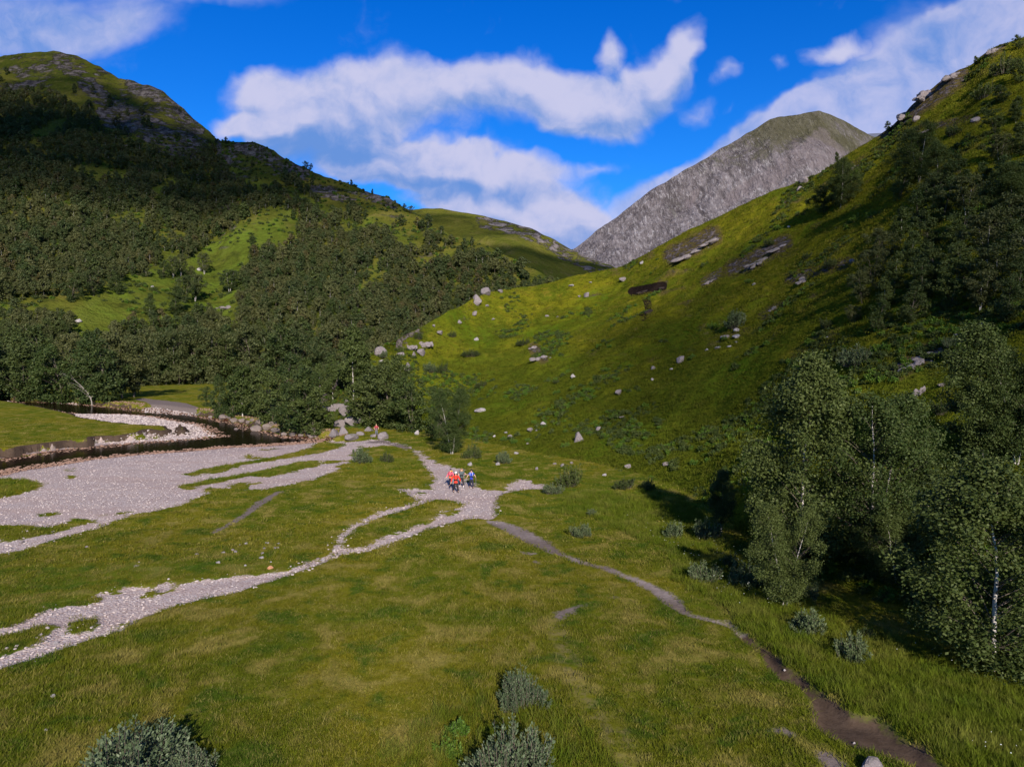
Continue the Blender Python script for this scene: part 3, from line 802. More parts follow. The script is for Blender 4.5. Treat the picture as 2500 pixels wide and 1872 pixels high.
def loft(foot, ridge, nt, back, drop, shape):
    """rows t from the foot (0) to the ridge (1), then a back slope"""
    n = len(foot)
    t = np.linspace(0, 1, nt)[:, None]
    V = []
    X = foot[None, :, 0] + (ridge - foot)[None, :, 0] * t
    Y = foot[None, :, 1] + (ridge - foot)[None, :, 1] * t
    Z = foot[None, :, 2] + (ridge - foot)[None, :, 2] * shape(t)
    d = (ridge - foot)[:, :2]; d = d / np.linalg.norm(d, axis=1)[:, None]
    bt = np.linspace(0, 1, 14)[1:, None]
    Xb = ridge[None, :, 0] + d[None, :, 0] * back * bt
    Yb = ridge[None, :, 1] + d[None, :, 1] * back * bt
    Zb = ridge[None, :, 2] - drop * (bt ** 1.4)
    X = np.vstack([X, Xb]); Y = np.vstack([Y, Yb]); Z = np.vstack([Z, Zb])
    T = np.vstack([np.repeat(t, n, 1), 1 + np.repeat(bt, n, 1)])
    return X, Y, Z, T

# --- the grassy spur on the right
foot_px = [(820, 1060, 0.2), (870, 1062, 0), (930, 1052, 0), (1040, 1060, 0), (1150, 1085, 0), (1300, 1122, 0), (1500, 1155, 0), (1640, 1200, 0), (1760, 1290, 0), (1900, 1415, 0), (2100, 1500, 0), (2500, 1620, 0), (3300, 1800, 0)]
foot = np.array([(-43, 131, -0.6), (-40, 126, -0.6), (-35, 118, -0.6)] + [on_plane(u, v, z - 0.5) for u, v, z in foot_px[1:]])
rid_px = [(835, 905, 124), (862, 886, 124), (885, 876, 126), (930, 848, 128), (985, 820, 132), (1050, 785, 140), (1110, 752, 147), (1150, 732, 152), (1190, 716, 158), (1240, 706, 162), (1300, 699, 165), (1350, 689, 166), (1400, 674, 166), (1460, 660, 165), (1520, 646, 163),
          (1600, 602, 158), (1700, 548, 152), (1780, 512, 148), (1850, 482, 143), (1930, 448, 138), (2000, 421, 134), (2060, 380, 130), (2110, 352, 127), (2150, 326, 125), (2180, 306, 124), (2215, 268, 122), (2250, 236, 120), (2300, 196, 118), (2340, 170, 116), (2380, 152, 115),
          (2410, 126, 113), (2440, 108, 112), (2500, 92, 110), (2700, -10, 104), (3000, -160, 98), (3400, -300, 92)]
ridge = np.array([at_dist(u, v, d) for u, v, d in rid_px])
NS, NT = 460, 230
# pair the two lines by matching fractions
def by_key(P, keys, q):
    return np.column_stack([np.interp(q, keys, P[:, k]) for k in range(3)])
fk = np.array([0, .04, .08, .115, .16, .24, .33, .42, .52, .58, .64, .71, .78, .88, 1.0])
rk_ = np.interp([p[0] for p in rid_px], [835, 1050, 1300, 1520, 1850, 2110, 2300, 2500, 3400], [0.0, .13, .27, .38, .52, .62, .69, .78, 1.0])
q = np.linspace(0, 1, NS)
RF, RR = by_key(foot, fk, q), by_key(ridge, rk_, q)
def blur(P, w):
    k = np.exp(-0.5 * (np.arange(-3 * w, 3 * w + 1) / w) ** 2); k /= k.sum()
    pad = np.concatenate([2 * P[:1] - P[3 * w:0:-1], P, 2 * P[-1:] - P[-2:-3 * w - 2:-1]])
    return np.column_stack([np.convolve(pad[:, j], k, 'valid') for j in range(P.shape[1])])
RF = blur(RF, 9)
RR = blur(RR, 2)
RX, RY, RZ, RT = loft(RF, RR, NT, 55.0, 22.0, lambda t: 0.30 * t ** 2 + 0.70 * t ** 1.05)
RZ = RZ - np.where(RT > 1, 7.0 * (1 - sstep(q, 0.07, 0.17))[None, :] * np.clip(RT - 1, 0, 1) ** 0.35, 0)
env = np.clip(RT, 0, 1); env = sstep(env, 0.0, 0.12) * (1 - 0.8 * sstep(env, 0.86, 1.0))
RZ = RZ + env * (2.6 * fbm(RX / 42, RY / 42, octv=3, seed=31) + 1.25 * fbm(RX / 11, RY / 11, octv=3, seed=32)) + sstep(np.clip(RT, 0, 1), 0.0, 0.1) * (0.27 * fbm(RX / 2.7, RY / 2.7, octv=3, seed=33))
# small terraces that run along the slope
ter = np.sin((RZ + 1.5 * fbm(RX / 20, RY / 20, octv=2, seed=35)) * 2.0) * 0.13 * sstep(env, 0.3, 1.0)
RZ = RZ + ter
RV = np.stack([RX.ravel(), RY.ravel(), RZ.ravel()], 1)
ru, rv_, rd = project(RV)
bright = np.clip(fbm(RV[:, 0] / 9, RV[:, 1] / 9, octv=3, seed=36) * 1.6 - 0.1, 0, 1) * 0.8
rockm = np.zeros(len(RV))
def stroke(field, pts, w, amp=1.0):
    return np.maximum(field, amp * sstep(-sd_line(ru, rv_, pts, [w] * len(pts)), -w * 0.9, w * 0.35))
for pts, w in (([(1640, 625), (1690, 600), (1740, 575)], 20), ([(1790, 655), (1850, 632), (1915, 592)], 18), ([(2160, 320), (2260, 240), (2345, 185)], 22), ([(2395, 140), (2440, 112)], 14),
               ([(2190, 905), (2250, 870), (2290, 850)], 18), ([(2010, 1008), (2060, 998)], 12), ([(1305, 850), (1325, 872)], 12), ([(1930, 680), (1990, 660), (2070, 640)], 12), ([(1720, 690), (1760, 665)], 10),
               ([(1860, 770), (1920, 740)], 9), ([(2170, 330), (2215, 330), (2260, 310), (2380, 290)], 9), ([(2060, 415), (2110, 390)], 9)):
    rockm = stroke(rockm, pts, w, 0.50)
rockm = np.maximum(rockm, 0.34 * np.clip(fbm(RV[:, 0] / 6, RV[:, 1] / 6, RV[:, 2] / 3, octv=4, seed=38) * 3.0 - 0.4, 0, 1) * sstep(ru, 1250, 1500) * sstep(-rv_, -1000, -800))
rockm = np.maximum(rockm, 0.75 * sstep(-np.maximum(np.abs(ru - 870) - 90, np.abs(rv_ - 985) - 110), -60, 30) * 0.30)
peat = stroke(np.zeros(len(RV)), [(1545, 712), (1580, 706), (1618, 698)], 9)
peat = stroke(peat, [(1580, 735), (1585, 760), (1570, 775)], 8, 0.9)
SLV, SLF = RV, grid_faces(RX.shape[0], NS)
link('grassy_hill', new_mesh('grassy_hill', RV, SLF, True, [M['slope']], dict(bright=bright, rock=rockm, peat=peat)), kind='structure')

# --- the wooded hill on the left
k4 = lambda x, y: (.4106 * x, 600 + .4106 * y)
CLEAR = [k4(x, y) for x, y in [(-400, 330), (0, 340), (200, 330), (400, 320), (520, 290), (640, 235), (700, 190), (780, 150), (850, 140), (940, 60), (1000, -10), (1060, 20), (1100, 60), (1300, 0), (1440, -130), (1560, -190), (1680, -240), (1740, -130), (1780, -30), (1700, 30), (1560, 60), (1480, 110), (1440, 180),
                                (1480, 260), (1420, 330), (1420, 420), (1480, 470), (1530, 510), (1400, 500), (1250, 440), (1150, 470), (900, 500), (700, 560), (560, 620), (420, 610), (400, 460), (250, 440), (0, 430), (-400, 450)]]
RIBS = [[(900, 545), (960, 570), (1010, 610)], [(560, 400), (600, 440), (640, 470)], [(700, 470), (760, 500), (800, 520)], [(930, 640), (900, 690), (880, 720)], [(1100, 625), (1040, 640), (1000, 660)], [(190, 420), (300, 430)], [(380, 470), (420, 450)], [(250, 415), (240, 440)]]
lf_px = [(-1400, 240), (-700, 232), (0, 228), (200, 237), (380, 258), (540, 270), (650, 262), (720, 254), (900, 254), (1100, 272), (1400, 320), (1900, 380)]
lr_px = [(-1400, 330, 660), (-900, 210, 660), (-400, 160, 650), (0, 137, 640), (60, 130, 640), (130, 124, 640), (190, 138, 635), (240, 160, 630), (290, 190, 622), (325, 193, 615), (365, 202, 610), (400, 222, 605), (440, 255, 598), (480, 292, 592), (525, 330, 585), (540, 343, 570),
         (570, 344, 560), (620, 347, 555), (655, 362, 550), (690, 385, 545), (740, 408, 538), (790, 430, 532), (850, 448, 525), (900, 468, 518), (950, 488, 510), (1000, 516, 500), (1040, 545, 490), (1100, 578, 470), (1180, 604, 445), (1250, 640, 425), (1330, 676, 405), (1500, 730, 390), (1900, 800, 380)]
uq = np.linspace(-1400, 1900, 620)
LF = np.array([at_dist(u, 860 + (CAMZ + 1.6) / d * F, d) for u, d in zip(uq, np.interp(uq, [p[0] for p in lf_px], [p[1] for p in lf_px]))])
LR = np.array([at_dist(u, v, d) for u, v, d in zip(uq, np.interp(uq, [p[0] for p in lr_px], [p[1] for p in lr_px]), np.interp(uq, [p[0] for p in lr_px], [p[2] for p in lr_px]))])
LX, LY, LZ, LT = loft(LF, LR, 250, 160.0, 60.0, lambda t: 0.55 * t ** 1.05 + 0.45 * t ** 1.9)
le = np.clip(LT, 0, 1)
lenv = sstep(le, 0.03, 0.3) * (1 - 0.72 * sstep(le, 0.88, 1.0))
LZ = LZ + lenv * (11 * fbm(LX / 150, LY / 150, octv=3, seed=41) + 3.6 * fbm(LX / 42, LY / 42, octv=4, seed=42))
cr = np.abs(fbm(LX / 30 + LZ / 60, LY / 60, LZ / 22, octv=4, seed=43))
LZ = LZ + sstep(le, 0.45, 0.75) * (1 - 0.4 * sstep(le, 0.97, 1.0)) * (6.5 * (0.25 - cr)) + 0.7 * fbm(LX / 7, LY / 7, octv=3, seed=44) * sstep(le, 0.02, 0.2)
LV = np.stack([LX.ravel(), LY.ravel(), LZ.ravel()], 1)
lu, lv, ld = project(LV)
lbright = sstep(-sd_poly(lu, lv, CLEAR) + 40 * fbm(LV[:, 0] / 22, LV[:, 1] / 22, octv=4, seed=45), -18, 22)
for rb in RIBS: lbright = np.maximum(lbright, 0.7 * sstep(-sd_line(lu, lv, rb, [9] * len(rb)) + 14 * fbm(LV[:, 0] / 16, LV[:, 1] / 16, octv=3, seed=47), -12, 12))
lbright = lbright * (0.55 + 0.45 * np.clip(0.5 + fbm(LV[:, 0] / 12, LV[:, 1] / 12, octv=3, seed=48) * 1.4, 0, 1))
lrock = 0.8 * np.clip(fbm(LV[:, 0] / 40, LV[:, 1] / 40, LV[:, 2] / 25, octv=3, seed=46) * 1.6 + 0.12, 0, 1) * sstep(-lv, -400, -300)
def lstroke(field, pts, w, amp=1.0):
    return np.maximum(field, amp * sstep(-sd_line(lu, lv, pts, [w] * len(pts)), -w * 0.9, w * 0.35))
for pts, w in (([(330, 205), (380, 225), (430, 270), (480, 310)], 22), ([(270, 270), (340, 300), (400, 340), (470, 360)], 34), ([(150, 150), (190, 175)], 20), ([(580, 355), (640, 375), (680, 400), (740, 425)], 16), ([(250, 240), (210, 200)], 20),
               ([(770, 465), (860, 480)], 14), ([(890, 470), (960, 500)], 12)):
    lrock = lstroke(lrock, pts, w, 0.56)
link('wooded_hillside', new_mesh('wooded_hillside', LV, grid_faces(LX.shape[0], len(uq)), True, [M['crag']], dict(bright=lbright, rock=lrock, peat=np.zeros(len(LV)))), kind='structure')
LHF = grid_faces(LX.shape[0], len(uq))

# --- the moorland hill at the head of the glen
fr_px = [(500, 520, 950), (800, 530, 950), (930, 522, 950), (1000, 516, 950), (1040, 511, 950), (1080, 510, 950), (1120, 517, 945), (1180, 528, 940), (1250, 543, 930), (1300, 558, 925), (1340, 577, 920), (1390, 605, 915), (1430, 625, 905), (1470, 640, 900), (1510, 656, 890), (1700, 720, 880), (2000, 800, 870)]
uf = np.linspace(500, 2000, 260)
MF = np.array([at_dist(u, 870, 600) for u in uf])
MR = np.array([at_dist(u, v, d) for u, v, d in zip(uf, np.interp(uf, [p[0] for p in fr_px], [p[1] for p in fr_px]), np.interp(uf, [p[0] for p in fr_px], [p[2] for p in fr_px]))])
MX, MY, MZ, MT = loft(MF, MR, 120, 300.0, 90.0, lambda t: 0.75 * t + 0.25 * t ** 2)
menv = sstep(np.clip(MT, 0, 1), 0, .2) * (1 - 0.7 * sstep(np.clip(MT, 0, 1), .85, 1))
MZ = MZ + menv * (14 * fbm(MX / 170, MY / 170, octv=3, seed=51) + 5 * fbm(MX / 50, MY / 50, octv=4, seed=52)) + 1.2 * fbm(MX / 14, MY / 14, octv=3, seed=53)
MV = np.stack([MX.ravel(), MY.ravel(), MZ.ravel()], 1)
mu_, mv_, _d = project(MV)
mrock = 0.5 * sstep(-sd_line(mu_, mv_, [(1180, 540), (1260, 558), (1330, 585), (1400, 625), (1480, 660)], [16] * 5), -16, 6)
link('moorland_hill', new_mesh('moorland_hill', MV, grid_faces(MX.shape[0], len(uf)), True, [M['moor']], dict(bright=np.zeros(len(MV)), rock=mrock, peat=np.zeros(len(MV)))), kind='structure')

# --- the grey mountain
mt_px = [(1100, 760), (1250, 690), (1405, 606), (1450, 568), (1500, 532), (1560, 486), (1600, 458), (1650, 430), (1700, 402), (1760, 364), (1800, 342), (1845, 312), (1880, 289), (1900, 283), (1935, 281), (1970, 274), (2000, 270), (2030, 279), (2060, 294), (2100, 318), (2130, 333), (2180, 352), (2300, 400), (2600, 520)]
um = np.linspace(1100, 2600, 360)
PF = np.array([at_dist(u, 845, 1500) for u in um])
dr = np.interp(um, [1100, 1405, 1700, 1900, 2050, 2600], [2050, 2150, 2420, 2560, 2600, 2750])
PR = np.array([at_dist(u, v, d) for u, v, d in zip(um, np.interp(um, [p[0] for p in mt_px], [p[1] for p in mt_px]), dr)])
PX, PY, PZ, PT = loft(PF, PR, 220, 900.0, 260.0, lambda t: 0.7 * t + 0.3 * t ** 1.8)
pe = np.clip(PT, 0, 1)
penv = sstep(pe, 0, .25) * (1 - 0.8 * sstep(pe, .82, 1))
PZ = PZ + penv * (60 * fbm(PX / 520, PY / 520, octv=3, seed=61) + 26 * (0.3 - np.abs(fbm(PX / 200 - PZ / 300, PY / 700, octv=4, seed=62)))) + (4 + 5 * penv) * fbm(PX / 45, PY / 45, octv=4, seed=63)
PV = np.stack([PX.ravel(), PY.ravel(), PZ.ravel()], 1)
pu, pv, _d = project(PV)
scree = np.zeros(len(PV))
for pts, w in (([(2005, 335), (1970, 375), (1920, 405), (1880, 440)], 20), ([(2010, 340), (2050, 375), (1990, 395)], 14), ([(1850, 440), (1820, 460), (1780, 490)], 12), ([(1940, 350), (1950, 380)], 8), ([(1700, 470), (1680, 500)], 8)):
    scree = np.maximum(scree, sstep(-sd_line(pu, pv, pts, [w] * len(pts)), -w, w * .3))
link('grey_mountain', new_mesh('grey_mountain', PV, grid_faces(PX.shape[0], len(um)), True, [M['mountain']], dict(scree=scree)), kind='structure')

# --- a sliver of blue hill far behind
ub = np.linspace(1900, 2700, 40)
BF = np.array([at_dist(u, 850, 4200) for u in ub]); BR = np.array([at_dist(u, 331 + 6 * math.sin(u / 60.0), 5200) for u in ub])
bX, bY, bZ, bT = loft(BF, BR, 20, 800, 300, lambda t: t)
link('far_blue_hill', new_mesh('far_blue_hill', np.stack([bX.ravel(), bY.ravel(), bZ.ravel()], 1), grid_faces(bX.shape[0], 40), True, [M['blue_hill']]), kind='structure')

# ------------------------------------------------------------------ looking things up on the terrain
def bvh_of(V, Fc, step=1):
    return BVHTree.FromPolygons(V.tolist(), Fc.tolist(), epsilon=0.0)
floor_b, slope_b, hill_b = bvh_of(GV, GF), bvh_of(SLV, SLF), bvh_of(LV, LHF)
CAMV = Vector((0, 0, CAMZ))
def spot(u, v, where='any'):
    """the point of the terrain seen at u, v of the photograph, and its normal"""
    r = ray(u, v).normalized()
    best = None
    for nm, b in (('floor', floor_b), ('slope', slope_b), ('hill', hill_b)):
        if where not in ('any', nm): continue
        h = b.ray_cast(CAMV, r, 5000)
        if h[0] is not None and (best is None or h[3] < best[2]): best = (h[0], h[1], h[3], nm)
    if best is None: return None
    n = best[1] if best[1].z > 0 else -best[1]
    return best[0], n, best[3]

def height_at(x, y):
    """the top of the terrain at x, y"""
    z = -9.0
    for b in (floor_b, slope_b, hill_b):
        h = b.ray_cast(Vector((x, y, 900)), Vector((0, 0, -1)), 2000)
        if h[0] is not None: z = max(z, h[0].z)
    return z
# ------------------------------------------------------------------ scattering of what nobody could count (kind = stuff)
def scatter(name, pts, rot, scl, idx, protos, label):
    """one object: copies of the proto meshes on points"""
    pc = bpy.data.collections.new(name + '_sources')
    for k, me in enumerate(protos):
        o = bpy.data.objects.new('%s_source_%02d' % (name, k), me)
        pc.objects.link(o)
    me = bpy.data.meshes.new(name)
    n = len(pts)
    me.vertices.add(n)
    me.vertices.foreach_set('co', np.asarray(pts, np.float32).ravel())
    a = me.attributes.new('rot', 'FLOAT_VECTOR', 'POINT'); a.data.foreach_set('vector', np.asarray(rot, np.float32).ravel())
    a = me.attributes.new('scl', 'FLOAT_VECTOR', 'POINT'); a.data.foreach_set('vector', np.asarray(scl, np.float32).ravel())
    a = me.attributes.new('idx', 'INT', 'POINT'); a.data.foreach_set('value', np.asarray(idx, np.int32))
    o = link(name, me, kind='stuff', label=label)
    ng = bpy.data.node_groups.new(name + '_nodes', 'GeometryNodeTree')
    ng.interface.new_socket('Geometry', in_out='INPUT', socket_type='NodeSocketGeometry')
    ng.interface.new_socket('Geometry', in_out='OUTPUT', socket_type='NodeSocketGeometry')
    N, L = ng.nodes, ng.links
    gi, go = N.new('NodeGroupInput'), N.new('NodeGroupOutput')
    ci = N.new('GeometryNodeCollectionInfo'); ci.inputs['Collection'].default_value = pc
    ci.inputs['Separate Children'].default_value = True; ci.inputs['Reset Children'].default_value = True
    ip = N.new('GeometryNodeInstanceOnPoints')
    ip.inputs['Pick Instance'].default_value = True
    def na(nm, t):
        n_ = N.new('GeometryNodeInputNamedAttribute'); n_.data_type = t; n_.inputs['Name'].default_value = nm
        return n_.outputs['Attribute']
    L.new(gi.outputs[0], ip.inputs['Points']); L.new(ci.outputs[0], ip.inputs['Instance'])
    L.new(na('idx', 'INT'), ip.inputs['Instance Index'])
    er = N.new('FunctionNodeEulerToRotation'); L.new(na('rot', 'FLOAT_VECTOR'), er.inputs[0])
    L.new(er.outputs[0], ip.inputs['Rotation'])
    L.new(na('scl', 'FLOAT_VECTOR'), ip.inputs['Scale'])
    L.new(ip.outputs[0], go.inputs[0])
    md = o.modifiers.new('scatter', 'NODES'); md.node_group = ng
    return o

def quads(centre, ax, ay):
    """one quad (a leaf-like rhombus) per row"""
    n = len(centre)
    V = np.stack([centre - ax, centre - ay * 0.9, centre + ax, centre + ay], 1).reshape(-1, 3)
    return V, np.arange(n * 4).reshape(n, 4)

def unit(v):
    return v / (np.linalg.norm(v, axis=-1, keepdims=True) + 1e-9)

def tube(path, radii, sides=6):
    path = np.asarray(path, float); n = len(path)
    d = np.gradient(path, axis=0); d = unit(d)
    ref = np.array([0.3, 0.9, 0.1]); a = unit(np.cross(d, ref)); b = np.cross(d, a)
    ang = np.linspace(0, 2 * np.pi, sides, endpoint=False)
    ring = path[:, None, :] + (a[:, None, :] * np.cos(ang)[None, :, None] + b[:, None, :] * np.sin(ang)[None, :, None]) * np.asarray(radii)[:, None, None]
    V = ring.reshape(-1, 3)
    Fc = []
    for i in range(n - 1):
        for k in range(sides):
            Fc.append((i * sides + k, i * sides + (k + 1) % sides, (i + 1) * sides + (k + 1) % sides, (i + 1) * sides + k))
    return V, np.array(Fc)

class Acc:
    def __init__(self): self.V, self.Fq, self.n = [], [], 0
    def add(self, V, Fc):
        self.V.append(V); self.Fq.append(np.asarray(Fc) + self.n); self.n += len(V)
    def mesh(self, name, mat, smooth=True):
        return new_mesh(name, np.concatenate(self.V), np.concatenate(self.Fq), smooth, [mat])

# ------------------------------------------------------------------ trees: a trunk with limbs and a crown of leaf clumps
def tree_meshes(name, seed, H, width, base, nclump, nleaf, leaf, leafmat, barkmat, clump_r=0.9, peak=0.42, hang=0.0, stems=1, trunk_r=0.13, limb_share=0.6, round_=0.55, lean=0.05, twigmat=None, puff=0.55):
    r = np.random.default_rng(seed)
    T, Cn = Acc(), Acc()
    trunk_faces = 0
    stem_paths = []
    for sidx in range(stems):
        a0 = r.uniform(0, 6.28)
        if lean > 0.3: a0 = 0.0
        k = np.linspace(0, 1, 9)
        spread = (0.0 if stems == 1 else 0.16 * width)
        path = np.zeros((9, 3))
        path[:, 2] = k * H * (0.93 - 0.08 * sidx)
        wig = np.cumsum(r.normal(0, 0.035 * H / 8, (9, 2)), axis=0)
        path[:, 0] = wig[:, 0] + np.cos(a0) * (spread * k ** 0.8 + lean * H * k ** 2) + (0.1 * np.cos(a0) * (stems > 1))
        path[:, 1] = wig[:, 1] + np.sin(a0) * (spread * k ** 0.8 + lean * H * k ** 2) + (0.1 * np.sin(a0) * (stems > 1))
        path[0, 2] = -0.35
        V, Fc = tube(path, trunk_r * (1 - 0.88 * k) * (1.0 if sidx == 0 else 0.8), 7)
        T.add(V, Fc)
        stem_paths.append(path); trunk_faces += len(Fc)
    cs, ws = [], []
    lump = r.uniform(0.65, 1.25, 9)
    while len(cs) < nclump:
        s = r.uniform(0, 1)
        prof = (s / peak) ** round_ if s < peak else ((1 - s) / (1 - peak)) ** 0.62
        a = r.uniform(0, 6.283)
        lob = lump[int(a / 6.2832 * 9) % 9] * (0.8 + 0.4 * r.random())
        R = 0.5 * width * prof * lob
        rad = R * math.sqrt(r.uniform(0.10, 1.0))
        z = H * (base + (1 - base) * s)
        p = stem_paths[r.integers(stems)]
        cx, cy = np.interp(z, p[:, 2], p[:, 0]), np.interp(z, p[:, 2], p[:, 1])
        c = np.array([cx + rad * math.cos(a), cy + rad * math.sin(a), z])
        if r.random() < 0.15: continue
        cs.append(c); ws.append(r.uniform(0.5, 1.5) * (0.6 + 0.4 * prof))
        if r.random() < limb_share:
            z0 = max(H * 0.12, z - rad * r.uniform(0.5, 1.1) - 0.3)
            b0 = np.array([np.interp(z0, p[:, 2], p[:, 0]), np.interp(z0, p[:, 2], p[:, 1]), z0])
            mid = (b0 + c) / 2 + np.array([0, 0, 0.12 * rad]) + r.normal(0, 0.06 * rad + 0.02, 3)
            t0 = trunk_r * 0.34 * (1 - 0.6 * z0 / H)
            V, Fc = tube(np.array([b0, mid, c]), [t0, t0 * 0.6, t0 * 0.2], 4)
            T.add(V, Fc)
    cs = np.array(cs); ws = np.array(ws); ws /= ws.sum()
    which = r.choice(len(cs), nleaf, p=ws)
    sizes = r.uniform(0.6, 1.35, len(cs)) * clump_r
    off = r.normal(0, 1, (nleaf, 3))
    off = off / (np.linalg.norm(off, axis=1, keepdims=True) + 1e-6) * (r.random((nleaf, 1)) ** 0.55)
    P = cs[which] + off * sizes[which][:, None] * np.array([1, 1, 0.72])
    P[:, 2] -= hang * np.abs(r.normal(0, 1, nleaf)) * sizes[which]
    P[:, 2] = np.maximum(P[:, 2], 0.12)
    nrm = unit(r.normal(0, 0.7 if puff < 1.2 else 0.42, (nleaf, 3)) + off * puff + np.array([0, 0, 0.45]))
    t = unit(np.cross(nrm, r.normal(0, 1, (nleaf, 3))))
    bt = np.cross(nrm, t)
    L = leaf * r.uniform(0.6, 1.3, (nleaf, 1))
    V, Fc = quads(P, t * L, bt * L * 0.62)
    Cn.add(V, Fc)
    tm = T.mesh(name + '_trunk', barkmat)
    tm.materials.append(twigmat or M['dark_bark'])
    mi = np.ones(len(tm.polygons), np.int32); mi[:trunk_faces] = 0
    tm.polygons.foreach_set('material_index', mi)
    return tm, Cn.mesh(name + '_crown', leafmat, False)

def shrub_meshes(name, seed, H, width, nstem, nleaf, leaf, leafmat, upright=1.0):
    """many upright leafy shoots on a domed bush"""
    r = np.random.default_rng(seed)
    S, Lf = Acc(), Acc()
    per = nleaf // nstem
    lobes = [(0, 0, .30 * width, 1.05)] + [(math.cos(t) * width * r.uniform(.18, .34), math.sin(t) * width * r.uniform(.18, .34), width * r.uniform(.15, .28), r.uniform(.5, 1.0)) for t in r.uniform(0, 6.28, 6)]
    for i in range(nstem):
        a, rr = r.uniform(0, 6.283), math.sqrt(r.random())
        lx, ly, lr, lh = lobes[i % len(lobes)]
        ex, ey = lx + math.cos(a) * rr * lr * r.uniform(.8, 1.2), ly + math.sin(a) * rr * lr * r.uniform(.8, 1.2)
        h = H * lh * (1 - 0.55 * rr ** 2.2) * r.uniform(0.62, 1.15)
        root = np.array([ex * 0.55, ey * 0.55, -0.1]); tip = np.array([ex, ey, h])
        mid = (root + tip) / 2 + np.array([ex * 0.12, ey * 0.12, 0])
        V, Fc = tube(np.array([root, mid, tip]), [0.012, 0.008, 0.003], 3)
        S.add(V, Fc)
        k = r.uniform(0.12, 1.0, per) ** 0.7
        pos = np.where(k[:, None] < .5, root + (mid - root) * k[:, None] * 2, mid + (tip - mid) * (k[:, None] * 2 - 1))
        d = unit(tip - root)
        side = unit(r.normal(0, 1, (per, 3)))
        ax = unit(side * 0.8 + d * upright)
        pos = pos + side * (0.05 + 0.09 * (1 - k[:, None])) * (width / 1.6) * r.uniform(0.2, 1, (per, 1))
        nrm = unit(np.cross(ax, r.normal(0, 1, (per, 3))))
        L = leaf * r.uniform(0.6, 1.3, (per, 1))
        V, Fc = quads(pos + ax * L * 0.6, ax * L, np.cross(ax, nrm) * L * 0.45)
        Lf.add(V, Fc)
    return S.mesh(name + '_stems', M['dark_bark']), Lf.mesh(name + '_leaves', leafmat, False)

def plant(name, meshes, part_names, loc, scale, yaw, label, cat, group=None, tilt=(0, 0), xy=1.0):
    """a thing: an Empty at its base with copies of the parts"""
    e = bpy.data.objects.new(name, None)
    COL.objects.link(e)
    e.empty_display_size = 0.2
    e.location = loc; e.rotation_euler = (tilt[0], tilt[1], yaw); e.scale = (scale * xy, scale * xy, scale)
    e['label'] = label; e['category'] = cat
    if group: e['group'] = group
    for me, pn in zip(meshes, part_names):
        c = bpy.data.objects.new(pn, me); COL.objects.link(c); c.parent = e
    return e

BIRCH = [tree_meshes('birch', 100 + i, 10.0, w, b, nc, 46000, 0.070, M['birch_leaf'], M['birch_bark'], 0.74, pk, 0.45, st, 0.095, 0.55, 0.5, puff=0.85)
         for i, (w, b, nc, pk, st) in enumerate([(5.6, 0.06, 150, .40, 1), (6.4, 0.10, 150, .5, 2), (4.6, 0.16, 120, .55, 1), (7.6, 0.03, 190, .42, 2)])]
MIDT = [tree_meshes('riverside', 120 + i, 10.0, w, b, nc, 6500, 0.18, mt, bk, 0.95, pk, 0.15, st, 0.10, 0.4, 0.5, puff=0.9)
        for i, (w, b, nc, pk, st, mt, bk) in enumerate([(7.6, 0.05, 80, .45, 2, M['dark_leaf'], M['dark_bark']), (6.4, 0.03, 75, .42, 1, M['dark_leaf'], M['dark_bark']), (8.4, 0.12, 80, .55, 2, M['wood_leaf'], M['dark_bark']),
                                                        (5.0, 0.06, 70, .45, 1, M['birch_leaf'], M['birch_bark']), (6.4, 0.22, 70, .5, 2, M['wood_leaf'], M['birch_bark']), (7.0, 0.02, 70, .4, 3, M['birch_leaf'], M['dark_bark'])])]
FART = [tree_meshes('woodland', 140 + i, 8.0, w, b, nc, 1300, 0.33, mt, bk, 1.0, pk, 0.1, 1, 0.075, 0.2, 0.5, puff=1.3)
        for i, (w, b, nc, pk, mt, bk) in enumerate([(6.4, 0.06, 40, .5, M['wood_leaf'], M['birch_bark']), (5.6, 0.10, 36, .5, M['wood_leaf'], M['dark_bark']), (7.2, 0.04, 44, .48, M['wood_leaf'], M['dark_bark']),
                                                    (4.6, 0.16, 28, .55, M['wood_leaf'], M['birch_bark']), (5.4, 0.10, 32, .45, M['dark_leaf'], M['dark_bark']), (5.2, 0.1, 32, .5, M['rust_leaf'], M['birch_bark'])])]
BARE = [tree_meshes('dead', 160 + i, 6.0, 4.0, 0.3, 26, 60, 0.05, M['rust_leaf'], M['dead_wood'], 0.5, .6, 0, 1, 0.09, 1.0, 0.5, 0.7, M['dead_wood']) for i in range(2)]
MYRTLE = [shrub_meshes('myrtle', 180 + i, 1.1, 2.0, 170, 9000, 0.035, M['myrtle_leaf'], 1.3) for i in range(3)]
WILLOW = [shrub_meshes('willow', 190 + i, 1.4, 2.2, 70, 2600, 0.07, mt, 0.9) for i, mt in enumerate((M['willow_leaf'], M['birch_leaf'], M['dark_leaf']))]
FERN = [shrub_meshes('fern', 196 + i, 0.6, 1.4, 40, 1600, 0.06, M['bright_leaf'], 0.4) for i in range(2)]

